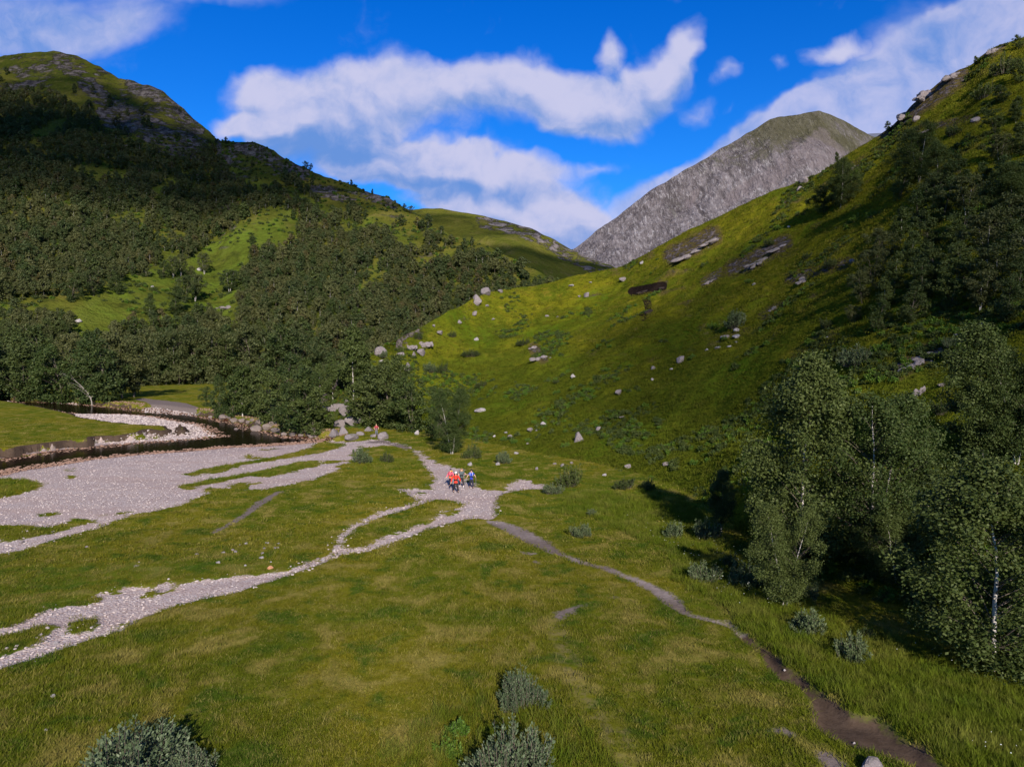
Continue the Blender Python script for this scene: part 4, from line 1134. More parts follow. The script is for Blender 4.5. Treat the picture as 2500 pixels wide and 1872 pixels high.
# ------------------------------------------------------------------ rocks
def rock_mesh(name, seed, mat, sub=3, cuts=9, rough=0.16, flat=1.0):
    bm = bmesh.new()
    bmesh.ops.create_icosphere(bm, subdivisions=sub, radius=1.0)
    r = np.random.default_rng(seed)
    P = np.array([v.co for v in bm.verts])
    Nn = unit(P)
    P = P * (1 + rough * 1.6 * fbm(Nn[:, 0] * 1.3 + seed, Nn[:, 1] * 1.3, Nn[:, 2] * 1.3, octv=2, seed=seed)[:, None])
    for _ in range(cuts):
        n = unit(r.normal(0, 1, 3)); c = r.uniform(0.52, 0.86)
        d = P @ n
        P = P - np.clip(d - c, 0, None)[:, None] * n * 0.92
    P = P * (1 + rough * 0.35 * fbm(P[:, 0] * 4, P[:, 1] * 4, P[:, 2] * 4, octv=2, seed=seed + 9)[:, None])
    P[:, 2] *= flat
    for v, p in zip(bm.verts, P): v.co = p
    me = bpy.data.meshes.new(name)
    bm.to_mesh(me); bm.free()
    me.materials.append(mat)
    return me

BOULD = [rock_mesh('boulder', 300 + i, M['rock'], 3) for i in range(6)]
PALE = [rock_mesh('boulder', 320 + i, M['pale_rock'], 3) for i in range(3)]
RIVB = [rock_mesh('boulder', 340 + i, M['river_rock'], 3) for i in range(5)]
RUST = [rock_mesh('boulder', 350, M['rust_rock'], 2)]
def crag_mesh(name, seed, mat, n=11):
    """a broken ledge: angular blocks of one bed of rock, grown together"""
    r = np.random.default_rng(seed)
    a = Acc()
    for i in range(n):
        t = (i + .5) / n * 2 - 1
        m = rock_mesh('block', seed * 20 + i, mat, 2, 10, 0.25)
        P = np.array([v.co for v in m.vertices]); Fc = np.array([p.vertices[:] for p in m.polygons])
        bpy.data.meshes.remove(m)
        s = r.uniform(0.16, 0.36) * (1.15 - 0.6 * abs(t))
        P = P * np.array([s * r.uniform(1.0, 1.7), s * r.uniform(.8, 1.4), s * r.uniform(.7, 1.5)]) * np.array([1, 1, 1.6])
        P = P + np.array([t * 0.85, r.normal(0, .22), r.normal(0, .12)])
        a.add(P, Fc)
    return a.mesh(name, mat, False)
CRAG = [crag_mesh('outcrop', 360 + i, M['rock']) for i in range(6)]
PEAT = [rock_mesh('peat', 370 + i, M['peat'], 4, 10, 0.3) for i in range(2)]

def rock(u, v, w, hfrac, label, kind=None, group=None, name='boulder', cat='boulder', yaw=None, where='any', sink=0.30, roll=0.0, depth=0.9):
    """a rock whose foot is seen at u, v and which is w pixels of the photograph wide"""
    kind = BOULD if kind is None else kind
    s = spot(u, v, where)
    if s is None: return
    P, n, nm = s
    f = project(np.array(P))[2]
    half = 0.5 * w * float(f) / F
    me = kind[int(RNG.integers(len(kind)))]
    hh = half * hfrac
    o = link(name, me, loc=P + Vector((0, 0, hh * (1 - 2 * sink))), label=label, cat=cat, group=group)
    o.scale = (half * 1.12, half * depth, hh * 1.1)
    o.rotation_euler = (RNG.uniform(-.15, .15), roll, RNG.uniform(-0.5, 0.5) if yaw is None else yaw)
    return o
# ------------------------------------------------------------------ boulders and outcrops on the grassy hill
HR = 'rocks on the grassy hill'
def k5(x, y): return 800 + .4106 * x, 600 + .4106 * y
def k6(x, y): return 1600 + .4106 * x, 600 + .4106 * y
def k3(x, y): return 1600 + .4106 * x, .4106 * y
def k4(x, y): return .4106 * x, 600 + .4106 * y
def k7(x, y): return .4106 * x, 1192 + .4106 * y
def k9(x, y): return 1600 + .4106 * x, 1192 + .4106 * y
def k8(x, y): return 800 + .4106 * x, 1192 + .4106 * y
for (p, w, hf, lab, kd) in [
    (k5(945, 286), 26, .8, 'largest rounded pale boulder standing on the skyline of the grassy spur', BOULD),
    (k5(1027, 276), 15, .6, 'small flat boulder on the skyline just beside the big rounded one', BOULD),
    (k5(885, 340), 25, 1.0, 'grey boulder just under the skyline below the big rounded boulder', BOULD),
    (k5(950, 360), 10, .6, 'low stone in the grass under the two skyline boulders', BOULD),
    (k5(873, 410), 16, .8, 'grey boulder below the one that sits under the skyline', BOULD),
    (k5(783, 460), 14, .7, 'grey boulder in grass halfway down the edge of the spur', BOULD),
    (k5(665, 522), 22, .5, 'broad flat grey boulder near the lower edge of the spur', BOULD),
    (k5(630, 480), 12, .6, 'small boulder at the very edge above the broad flat one', BOULD),
    (k5(883, 560), 13, .7, 'single pale stone in short grass above the two dark bushes', PALE),
    (k5(475, 738), 22, 1.0, 'upright grey boulder in the green bracken above the trees', BOULD),
    (k5(315, 640), 32, .8, 'large smooth pale boulder at the rocky nose of the spur', BOULD),
    (k5(555, 645), 24, .8, 'squat boulder below the dark crag at the nose', BOULD),
    (k5(512, 655), 11, 1.2, 'narrow upright stone below the dark crag', BOULD),
    (k5(435, 650), 18, .6, 'grey boulder under the crag with the crooked tree', BOULD),
    (k5(318, 692), 17, .6, 'low white-flecked boulder below the smooth pale one', PALE),
    (k5(1460, 783), 11, 1.0, 'bright white stone alone in the middle of the grassy slope', PALE),
    (k5(1727, 880), 24, .65, 'pale grey boulder lying alone far down the middle slope', BOULD),
    (k5(1935, 732), 15, .6, 'small grey boulder with a stone strewn beside it on the upper slope', BOULD),
    (k5(1931, 798), 7, 1.0, 'tiny white stone under the small grey boulder', PALE),
    (k5(2040, 735), 8, .6, 'flat little stone to one side of the small grey boulder', PALE),
    (k5(2098, 688), 22, .9, 'grey boulder with bracken at its foot on the upper slope', BOULD),
    (k5(905, 982), 30, .35, 'long tilted pale slab above the birch with white trunks', PALE),
    (k5(1492, 1160), 28, .95, 'largest dark angular boulder low on the grassy slope', BOULD),
    (k5(1615, 1098), 19, .8, 'grey boulder just beyond the large dark angular one', BOULD),
    (k5(1750, 1022), 14, .5, 'flat pale stone above the large dark angular boulder', BOULD),
    (k5(1203, 1102), 18, .7, 'grey boulder with a small stone at its side on the lower slope', BOULD),
    (k5(1240, 1100), 6, .8, 'small stone at the side of the grey boulder on the lower slope', BOULD),
    (k5(1283, 1065), 13, .8, 'whitish boulder just above the pair on the lower slope', PALE),
    (k5(1085, 1140), 14, .8, 'grey boulder beside bright bracken on the lower slope', BOULD),
    (k5(1060, 1112), 9, .6, 'small pale stone next to the bracken on the lower slope', PALE),
    (k5(990, 1136), 7, 1.1, 'little upright white stone left of the bracken', PALE),
    (k5(846, 1306), 12, 1.1, 'brightest white boulder at the path edge behind the hikers', PALE),
    (k5(1010, 1302), 11, .8, 'grey-white stone among rushes behind the hikers', PALE),
    (k5(1122, 1236), 13, .5, 'flat white stone beside the heather at the foot of the slope', PALE),
    (k5(1245, 1332), 8, 1.2, 'thin upright grey stone in the tall grass', BOULD),
    (k5(1450, 1296), 9, .9, 'small pale stone at the bank above the tall grass', BOULD),
    (k5(1645, 1366), 11, .8, 'whitish stone beside the dark bush under the slope', PALE),
    (k5(2015, 1302), 19, .6, 'pale boulder on bare earth next to the tree shadow', BOULD),
    (k5(1785, 1318), 15, .9, 'grey boulder on the broken bank under the slope', BOULD),
    (k5(1395, 1312), 10, 1.1, 'upright stone on the bank below the rushes', BOULD),
    (k5(1350, 1298), 9, .7, 'round stone on the bank close to the upright one', BOULD),
    (k5(1190, 1180), 8, .7, 'small grey stone in grass above the flat white one', BOULD),
    (k5(530, 1122), 11, 1.5, 'upright pale boulder at the left side of the white-trunked birch', PALE),
    (k5(1868, 106), 12, .7, 'pale boulder on the skyline grass near the moorland hill', PALE),
    (k5(1755, 208), 22, .55, 'flat grey boulder below the skyline above the peat hollow', BOULD),
    (k5(1540, 300), 17, .8, 'grey boulder of a pair on the upper spur', BOULD),
    (k5(1496, 304), 8, .7, 'smaller boulder of the pair on the upper spur', BOULD),
    (k5(1448, 240), 14, .5, 'flat pale stone on the crest of the spur', PALE),
    (k5(1562, 220), 8, .5, 'tiny stone on the crest beyond the flat pale one', PALE),
    (k5(1304, 420), 11, .5, 'low stone in the bright grass below the crest', BOULD),
    (k5(1368, 424), 8, .5, 'smallest stone in the bright grass below the crest', BOULD),
    (k5(985, 438), 11, .4, 'flat stone on the open grass near the edge of the spur', BOULD),
    (k6(1170, 100), 22, .5, 'grey boulder at the edge of the shaded birch wood', BOULD),
    (k6(586, 232), 9, .9, 'white stone below the long ribbon of rock', PALE),
    (k6(488, 508), 20, .5, 'uppermost pale rock of the stony streak under the willow', PALE),
    (k6(485, 545), 26, .4, 'broad pale rock of the stony streak under the willow', PALE),
    (k6(415, 548), 24, .45, 'purplish rock at the left of the stony streak', BOULD),
    (k6(625, 490), 14, .4, 'flat pale rock up the slope from the stony streak', PALE),
    (k6(372, 610), 16, .5, 'whitish rock below the stony streak', PALE),
    (k6(305, 622), 9, .8, 'small white rock at the lower end of the stony streak', PALE),
    (k6(440, 602), 13, .5, 'low pale rock right of the lower end of the streak', PALE),
    (k6(484, 576), 9, .6, 'small pale rock between the broad and the low one', PALE),
    (k6(95, 735), 8, .7, 'tiny pale stone below the grey boulder with bracken', PALE),
    (k6(1022, 548), 8, .8, 'white stone among bracken under the shaded wood', PALE),
    (k6(1700, 835), 20, .6, 'pale boulder in the shade above the tall birch', BOULD),
    (k6(1945, 470), 18, .5, 'pale rock just above the top of the tall birch', BOULD),
    (k6(1790, 530), 13, .4, 'flat pale stone on the grass bank above the tall birch', PALE),
    (k6(850, 1112), 26, .4, 'grey rock showing through the leaves of the nearest birch', BOULD),
    (k6(1090, 1286), 24, .6, 'grey rock under the crowns of the nearest birches', BOULD),
    (k6(65, 1300), 17, .6, 'pale boulder on the earth bank at the rim of the shadow', BOULD),
    (k9(1163, 345), 28, .75, 'white-topped grey boulder in the deep shade under the birches', PALE),
    (k9(1368, 358), 22, .8, 'brownish boulder beside a grass tussock under the birches', BOULD),
    (k9(1298, 1672), 58, .7, 'big grey boulder lying beside the muddy stream', BOULD),
    (k9(1180, 1516), 8, .8, 'little white stone in the mud of the stream', PALE),
    (k9(770, 1082), 6, .8, 'tiny white stone at the edge of the narrow stream', PALE),
    (k9(40, 262), 7, .9, 'small white stone in the grass beside the grey bushes', PALE),
    (k3(888, 1086), 22, .9, 'angular pale boulder on the skyline in front of the mountain', BOULD),
    (k3(860, 1128), 20, .5, 'lower pale boulder under the angular skyline one', BOULD),
    (k3(1558, 716), 22, .7, 'pale boulder at the foot of the skyline crag', BOULD),
    (k3(1905, 722), 24, .6, 'pale boulder on the high slope below the summit scrub', BOULD),
    (k3(2040, 528), 18, .6, 'pale stone in heather near the top of the slope', BOULD),
    (k3(2048, 560), 14, .4, 'flat pale stone under the other in the high heather', PALE),
    (k3(1690, 1165), 18, .6, 'pale stone between the two open birches high on the slope', BOULD),
    (k3(795, 1352), 8, .7, 'tiny white stone under the long rock ribbon', PALE),
]:
    rock(p[0], p[1], w, hf, lab, kd, HR if p[1] < 1300 else None)

OC = 'rock outcrops on the grassy hill'
for (u, v, w, hf, yaw, lab) in [
    (1690, 622, 100, .26, .35, 'broad grey outcrop cutting through the skyline grass'), (1745, 588, 90, .22, .4, 'upper ledge of the broad skyline outcrop'),
    (1850, 642, 90, .22, .5, 'long ribbon of bare rock slanting up the slope'), (1905, 605, 70, .22, .5, 'upper end of the slanting rock ribbon'),
    (1322, 876, 54, .40, .25, 'striped outcrop with heather in the middle of the slope'), (1306, 850, 30, .5, .2, 'smaller ledge above the striped outcrop'),
    (1035, 846, 48, .6, .1, 'dark crag at the nose of the spur with a crooked tree'), (1000, 852, 40, .6, .0, 'lower block of the dark crag at the nose'),
    (2236, 894, 88, .35, .5, 'pale slab outcrop beside the tall birch'), (2262, 868, 70, .25, .5, 'upper band of the pale slab outcrop'), (2245, 962, 52, .7, .2, 'dark block of rock at the rim of the tree shadow'),
    (2040, 1012, 60, .25, .3, 'low ledge of rock behind the nearest birch'), (1965, 684, 60, .22, .5, 'heathery ledge under the shaded wood'), (1735, 688, 50, .2, .4, 'thin ledge below the broad skyline outcrop'),
    (2205, 285, 95, .35, .75, 'dark crag on the skyline beside the mountain'), (2262, 236, 105, .35, .75, 'middle of the dark skyline crag'), (2318, 192, 90, .35, .6, 'upper end of the dark skyline crag'),
    (2420, 128, 56, .45, .5, 'rounded dark rock at the highest skyline'), (2270, 318, 60, .22, .4, 'broken ledge of pale rock high on the slope'), (2080, 412, 44, .35, .3, 'dark rock at the roots of the skyline birch'),
    (1895, 752, 50, .2, .5, 'brown heathery ledge on the middle slope'),
]:
    rock(u, v, w, hf, lab, CRAG, OC, 'rock_outcrop', 'outcrop', yaw, 'slope', 0.46, -0.35 if u > 1650 else -.1, 0.8)
NO = 'rocks round the river bend'
for (u, v, w, hf, lab) in [
    (816, 1000, 60, .4, 'broad grey rock under the slender birch at the river bend'), (844, 1012, 34, .9, 'white-crusted boulder by the ferns above the path'), (834, 1040, 40, .6, 'big dark tilted rock above the end of the path'),
    (858, 1035, 40, .7, 'grey rock next to the big dark tilted one'), (876, 1030, 34, .6, 'flat-topped rock behind the far hiker'), (815, 1064, 30, .7, 'smooth rock slab dipping to the path end'),
    (838, 1060, 30, .8, 'low grey rock at the edge of the far path'), (862, 1072, 36, .5, 'pale flat rock beside the far path'), (900, 1052, 26, .5, 'small rock beside the far hiker'), (938, 1071, 28, .8, 'rounded rock at the path side past the far hiker'),
    (880, 1062, 22, .6, 'mossy rock in the grass near the far hiker'), (912, 1066, 20, .5, 'flat stone at the feet of the far hiker'), (790, 1010, 30, .7, 'purplish rock half hidden in riverside bushes'), (848, 985, 14, .9, 'little pale rock in the ferns')]:
    rock(u, v, w, hf, lab, BOULD, NO, where='any')
RB = 'boulders along the river bank'
for (x, y, w, lab) in [(1330, 1030, 25, 'first boulder of the dark bank below the riverside trees'), (1360, 1024, 11, 'white stone on the dark bank'), (1390, 1045, 22, 'boulder next to the white stone on the dark bank'), (1440, 1045, 20, 'squat boulder midway on the dark bank'),
                       (1480, 1055, 17, 'small boulder at the waterline midway on the bank'), (1500, 1040, 13, 'boulder behind the one at the waterline'), (1522, 1100, 32, 'largest dark boulder standing in the river edge'), (1545, 1062, 25, 'boulder behind the largest river boulder'),
                       (1592, 1088, 30, 'broad boulder next to the largest river boulder'), (1640, 1108, 26, 'boulder where the bank bends'), (1560, 1040, 18, 'upper boulder under the drooping branches'), (1690, 1128, 18, 'low boulder at the end of the bank'),
                       (1740, 1130, 19, 'stone under the pale leaning branch'), (1790, 1134, 17, 'stone beside the pale leaning branch'), (1850, 1134, 26, 'brown boulder at the head of the shingle'), (1872, 1118, 22, 'upper brown boulder at the head of the shingle'),
                       (1405, 1098, 14, 'lone rust-tinted stone standing in the river'), (1250, 1024, 12, 'small stone where the bank begins'), (1620, 1066, 22, 'boulder tucked under the bushes of the bank'), (1820, 1110, 18, 'stone in the shade above the shingle')]:
    u, v = k4(x, y)
    rock(u, v, w * .85, .75, lab, RIVB, RB, where='any')
for (x, y, w, hf, kd, lab, g) in [(465, 450, 25, .4, PALE, 'long pale boulder in the open clearing across the river', 1), (1340, 378, 40, .45, CRAG, 'purplish outcrop among the trees across the river', 1), (1190, 146, 13, .7, PALE, 'white boulder high in the bright clearing', 1), (905, 245, 8, .6, PALE, 'small pale stone in the bracken clearing', 1)]:
    u, v = k4(x, y)
    rock(u, v, w, hf, lab, kd, 'rocks in the clearing', where='hill')
MS = 'stones lying on the meadow'
for (x, y, w, lab, kd) in [(1297, 444, 11, 'largest white stone on the meadow', PALE), (1385, 369, 9, 'tan stone touching its twin on the meadow', BOULD), (1401, 379, 9, 'second tan stone of the twin pair', BOULD), (1462, 331, 9, 'whitish upright stone at the top of the scattered stones', PALE),
                           (1572, 359, 8, 'grey stone in the middle of the scattered stones', BOULD), (1635, 357, 8, 'dark stone of the right-hand group on the meadow', BOULD), (1652, 355, 7, 'brown stone beside the dark one', BOULD), (1655, 330, 7, 'thin upright white stone of the right-hand group', PALE),
                           (1582, 327, 6, 'small stone next to the top right pair', PALE), (1595, 327, 6, 'pale stone of the top right pair', PALE), (1555, 416, 12, 'flat whitish stone low among the scattered stones', PALE), (1560, 390, 10, 'flat brownish stone above the flat whitish one', BOULD),
                           (1606, 478, 17, 'orange-red slab on the grass above the path', RUST), (1170, 395, 9, 'brown stone at the left of the scattered stones', BOULD), (1328, 384, 9, 'bluish stone left of the twin pair', BOULD), (1430, 338, 7, 'little grey stone near the whitish upright one', BOULD),
                           (1610, 438, 5, 'tiny white stone above the orange slab', PALE), (1460, 460, 6, 'white chip near the path', PALE), (320, 1236, 15, 'lone grey stone in the lower meadow grass', PALE), (275, 1438, 8, 'white stone near the bottom corner of the meadow', PALE),
                           (590, 1380, 6, 'small white stone in the lower grass', PALE), (518, 351, 8, 'dark stone on the upper meadow', BOULD), (375, 880, 9, 'white stone at the grass edge of the lower path', PALE), (405, 888, 9, 'pale stone beside the white one on the lower path', PALE),
                           (335, 922, 11, 'bluish stone lying on the lower path', PALE), (1920, 430, 12, 'pale block on the narrow stony path', PALE), (1890, 422, 9, 'reddish block on the narrow stony path', RIVB), (1830, 460, 10, 'tan block lower on the narrow stony path', RIVB), (1985, 372, 9, 'white block at the fork of the paths', PALE),
                           (130, 325, 12, 'grey stone on the shingle edge', BOULD), (60, 362, 11, 'dark stone on the shingle edge', BOULD)]:
    u, v = k7(x, y)
    rock(u, v, w, .65, lab, kd, MS, where='floor', sink=.22)
# the dark peat bank
for (u, v, w, hf, yaw, lab) in [(1568, 714, 40, .18, .3, 'black peat bank scooped out of the grassy hill'), (1618, 703, 26, .16, .3, 'black peat edge beside the scooped bank'), (1582, 764, 30, .4, 1.0, 'dark trickle of peat below the scooped bank')]:
    rock(u, v, w, hf, lab, PEAT, 'peat banks', 'peat_bank', 'peat bank', yaw, 'slope', .47, -.2, .8)

# ------------------------------------------------------------------ trees that stand out singly
def tree_at(kind, u, v0, v1, lab, name='birch_tree', group=None, cat='tree', where='any', nominal=10.0, xy=1.0, yaw=None, dist=None):
    if dist is not None:
        s = (Vector(at_dist(u, v0, dist)),)
    else:
        s = spot(u, v0, where)
        if s is None: return
    P = s[0]
    f = float(project(np.array(P))[2])
    h = (v0 - v1) / F * f * 1.02
    return plant(name, kind, ('trunk', 'crown'), P, h / nominal, RNG.uniform(0, 6.28) if yaw is None else yaw, lab, cat, group, xy=xy)

NB_ = 'birches by the stream'
tree_at(BIRCH[0], 1950, 1395, 880, 'nearest tall birch with a white trunk at the edge of the meadow', group=NB_, yaw=.4, xy=.98)
tree_at(BIRCH[3], 2120, 1360, 965, 'spreading birch behind the nearest one with bare crossing limbs', group=NB_, yaw=2.2, xy=1.08)
tree_at(BIRCH[2], 2398, 1150, 795, 'tall slim birch with a long white trunk on the shaded bank', group=NB_, yaw=1.0, xy=1.15)
tree_at(BIRCH[1], 2480, 1130, 825, 'forked white birch beside the tall slim one', group=NB_, yaw=3.0)
tree_at(BIRCH[0], 2425, 1645, 1120, 'big drooping birch hanging over the grass by the stream', group=NB_, yaw=4.0, xy=1.35)
tree_at(BIRCH[0], 2560, 1600, 1180, 'dense birch behind the big drooping one', group=NB_, yaw=5.0, xy=1.3)
tree_at(BIRCH[1], 1915, 1478, 1235, 'young leafy birch at the foot of the nearest tall one', group=NB_, yaw=3.5, xy=1.1)
tree_at(BIRCH[1], 2190, 1420, 1235, 'low bushy birch in the shade between the big ones', group=NB_, yaw=1.5, xy=1.5)
tree_at(BIRCH[1], 2290, 1330, 1140, 'dark young birch in the shade behind the drooping one', group=NB_, yaw=2.5, xy=1.5)
tree_at(BIRCH[2], 1760, 1300, 1150, 'small bright rowan in the rim of the birch shadow', 'rowan_tree', NB_, yaw=.3, xy=1.1)
tree_at(BIRCH[1], 1104, 1108, 952, 'birch with two white trunks just behind the hikers', yaw=.9, xy=1.0)
TB = 'trees at the river bend'
for (u, v0, v1, k, xy, lab) in [(862, 975, 800, 3, .9, 'tall slender birch with a white trunk at the river bend'), (905, 1040, 900, 1, 1.3, 'dense dark tree above the far hiker'), (960, 1048, 895, 0, 1.1, 'broad dark tree in the clump behind the paths'), (1010, 1055, 925, 5, 1.1, 'low dark tree at the end of the clump'),
                                (935, 1000, 880, 5, 1.2, 'dark tree higher in the clump above the hiker'), (812, 985, 872, 3, .8, 'thin birch standing on the broad grey rock'), (782, 985, 890, 3, .8, 'thin birch left of the grey rock'), (1070, 1070, 945, 5, .9, 'bushy tree pressed against the two-trunked birch'),
                                (985, 1010, 870, 0, 1.0, 'dark tree behind the clump on the slope'), (880, 935, 860, 5, 1.3, 'grey-green bush-like tree below the nose rocks'), (870, 890, 800, 1, 1.1, 'dark tree leaning from the crag of the nose')]:
    tree_at(MIDT[k], u, v0, v1, lab, 'broadleaf_tree' if k not in (3,) else 'birch_tree', TB, xy=xy)
RT_ = 'trees on the near river bank'
for (u, v0, v1, k, xy, lab) in [(505, 992, 945, 5, 1.1, 'low round bush-like tree where the bank begins'), (536, 1020, 918, 1, .8, 'first dark tree over the boulders of the bank'), (566, 1017, 905, 0, .85, 'second dark tree over the boulders'), (592, 1016, 895, 3, 1.3, 'birchy tree with a pale stem over the boulders'),
                                (632, 1018, 890, 1, 1.2, 'thick dark tree in the middle of the bank'), (668, 1032, 905, 5, 1.1, 'light green tree in the middle of the bank'), (705, 1050, 910, 0, 1.1, 'drooping tree over the bank bend'), (740, 1056, 900, 1, 1.2, 'dark tree over the pale leaning branch'),
                                (772, 1060, 925, 5, 1.1, 'bushy tree at the end of the bank'), (610, 990, 885, 2, 1.0, 'brownish tree behind the bank'), (690, 1000, 870, 0, 1.0, 'tall dark tree behind the bank'), (745, 1005, 880, 3, 1.2, 'pale stemmed tree behind the bank'), (580, 985, 905, 1, .8, 'small tree behind the first ones of the bank')]:
    tree_at(MIDT[k], u, v0, v1, lab, 'broadleaf_tree', RT_, xy=xy)
AR = 'alders across the river'
for (u, v0, v1, k, xy, lab) in [(-60, 972, 800, 1, 1.3, 'alder at the very end of the far row'), (10, 975, 835, 0, 1.1, 'first alder of the row across the river'), (62, 980, 840, 1, 1.2, 'second alder of the row bending to the water'), (110, 982, 850, 0, 1.1, 'bright alder with branches touching the water'),
                                (160, 984, 845, 5, 1.2, 'wide alder beside the dead grey tree'), (215, 986, 830, 1, 1.1, 'tall alder beside the dead grey tree'), (262, 982, 830, 0, 1.1, 'dark alder over the fallen trunk'), (300, 972, 815, 2, 1.0, 'alder with two bare trunks at the meadow edge'),
                                (325, 970, 822, 2, .9, 'outermost alder of the row with a mossy trunk'), (190, 955, 820, 2, 1.1, 'brownish alder behind the dead tree'), (120, 950, 800, 0, 1.1, 'high alder behind the row'), (40, 945, 800, 1, 1.2, 'dark alder behind the first one of the row'), (250, 945, 812, 0, 1.0, 'alder behind the tall one of the row')]:
    tree_at(MIDT[k], u, v0, v1, lab, 'alder_tree', AR, xy=xy, where='floor')
tree_at(BARE[0], 225, 990, 905, 'dead grey tree leaning out of the alders over the water', 'dead_tree', nominal=6.0, where='floor', xy=1.3, yaw=3.0)
tree_at(BARE[1], 772, 1068, 1018, 'pale dead branch arching over the boulders', 'dead_tree', nominal=6.0, xy=1.2, yaw=3.1)
BM = 'trees behind the far meadow'
for i, (u, v0, v1, k, lab) in enumerate([(335, 922, 815, 2, 'brown-green tree at the corner of the far meadow'), (368, 925, 800, 2, 'broad brownish tree behind the far meadow'), (398, 926, 795, 0, 'dark tree in the row behind the far meadow'), (428, 928, 800, 4, 'dark tree above the bright bracken'),
                                         (458, 926, 790, 2, 'tall tree above the bright bracken'), (490, 928, 795, 0, 'tree with pale stems at the end of the bracken'), (520, 928, 800, 4, 'rounded tree at the end of the far meadow'), (550, 930, 790, 1, 'deep green tree over the end of the far meadow'),
                                         (585, 932, 800, 0, 'dark tree beyond the river bank trees'), (625, 935, 790, 2, 'tree with a bare top beyond the river bank'), (660, 930, 800, 4, 'pale stemmed tree beyond the river bank'), (700, 930, 790, 0, 'dark tree in the hollow behind the bend'), (735, 925, 800, 2, 'tree in the hollow beside the grass knoll')]):
    tree_at(MIDT[k], u, v0 + 2, v1 + 6, lab, 'broadleaf_tree', BM)
LG = 'trees in the bottom of the clearing'
for (x, y0, y1, k, lab) in [(30, 640, 440, 0, 'tree at the start of the lower clearing group'), (100, 640, 460, 2, 'brownish tree of the lower clearing group'), (165, 640, 445, 4, 'tree with a pale trunk in the lower clearing group'), (240, 645, 470, 2, 'tree beside the pale trunk in the group'), (310, 630, 440, 0, 'highest tree of the lower clearing group'),
                            (375, 610, 450, 1, 'last dark tree of the lower clearing group'), (440, 600, 520, 2, 'small tree right of the lower clearing group'), (560, 600, 510, 5, 'bush-like tree alone in the lower clearing')]:
    u, v0 = k4(x, y0); _, v1 = k4(x, y1)
    tree_at(MIDT[k], u, v0, v1, lab, 'broadleaf_tree', LG, where='hill')
SG = 'single trees in the clearing'
for (x, y0, y1, k, xy, lab) in [(712, 292, 155, 0, 1.0, 'round dark tree alone at the edge of the upper clearing'), (892, 438, 285, 3, .9, 'narrow pointed tree alone in the clearing'), (1045, 412, 240, 1, 1.1, 'broad dark tree in the middle of the clearing'), (1095, 340, 180, 2, .9, 'tree just above the broad dark one'), (1160, 330, 165, 4, .9, 'tree with pale stems above the broad dark one'),
                                (960, 196, 85, 0, 1.0, 'dark tree high in the bright clearing'), (1030, 190, 60, 4, .7, 'slender birch high in the bright clearing'), (1075, 180, 50, 4, .8, 'birch beside the slender one'), (1130, 190, 120, 2, .9, 'bushy tree at the end of the bright clearing'), (1215, 170, 40, 4, .8, 'birch with its stem in the bright clearing'), (1365, 280, 140, 4, 1.2, 'light tree by the red bracken'), (1430, 360, 265, 2, 1.0, 'tree right of the purplish outcrop'),
                                (1445, 490, 350, 4, .8, 'white stemmed birch below the purplish outcrop'), (1510, 65, -60, 1, .9, 'dark tree at the top of the bright clearing'), (1240, 500, 380, 2, 1.1, 'tree over the lower end of the clearing'), (420, 335, 170, 0, 1.0, 'tree at the lower corner of the dense wood'), (560, 300, 150, 2, 1.0, 'tree at the lower edge of the dense wood')]:
    u, v0 = k4(x, y0); _, v1 = k4(x, y1)
    tree_at(MIDT[k], u, v0, v1, lab, 'broadleaf_tree', SG, where='hill', xy=xy)
SK = 'small trees on the skylines'
for (u, v0, v1, k, lab, wh) in [(553, 352, 334, 0, 'dark little tree in the notch of the left skyline', 'hill'), (748, 408, 392, 2, 'clump of small trees on the left skyline', 'hill'), (757, 416, 400, 0, 'last small tree of the clump on the left skyline', 'hill'), (858, 455, 439, 3, 'lone tiny tree standing on the left skyline', 'hill'), (909, 476, 462, 3, 'thin tree on the falling left skyline', 'hill'),
                                (990, 518, 497, 0, 'dark bushy tree where the left skyline meets the moorland hill', 'hill'), (1002, 522, 503, 2, 'second bushy tree where the skylines meet', 'hill'),
                                (2171, 322, 295, 0, 'dark small tree at the foot of the skyline crag', 'slope'), (2382, 160, 138, 3, 'small open tree on the high skyline', 'slope'), (2043, 396, 372, 3, 'little pointed tree on the skyline before the mountain', 'slope'), (2490, 120, 84, 0, 'scrubby tree at the highest corner of the skyline', 'slope')]:
    for dv in (0, 4, 8, 14):
        s = spot(u, v0 + dv, wh)
        if s: break
    if s: tree_at(MIDT[k], u, v0 + dv, v1 + dv * .5, lab, 'broadleaf_tree', SK, where=wh)
HS = 'trees on the grassy hill'
for (u, v0, v1, k, xy, lab) in [(2052, 508, 395, 1, 1.25, 'open birch with a bent pale trunk near the skyline'), (2015, 520, 450, 5, 1.4, 'dark bush-like tree under the bent birch'), (2245, 445, 310, 1, 1.35, 'birch with a white forked trunk high on the slope'), (2290, 470, 350, 0, 1.2, 'dense birch right of the forked one'), (2195, 490, 420, 5, 1.2, 'bushy tree below the forked birch'),
                                (2475, 560, 400, 2, 1.4, 'birch with a long white stem at the top of the wood'), (2430, 330, 270, 5, 1.3, 'scrubby tree under the highest skyline')]:
    tree_at(BIRCH[k] if k < 4 else MIDT[k], u, v0, v1, lab, 'birch_tree', HS, where='slope', xy=xy)
SW = 'birches of the shaded wood on the grassy hill'
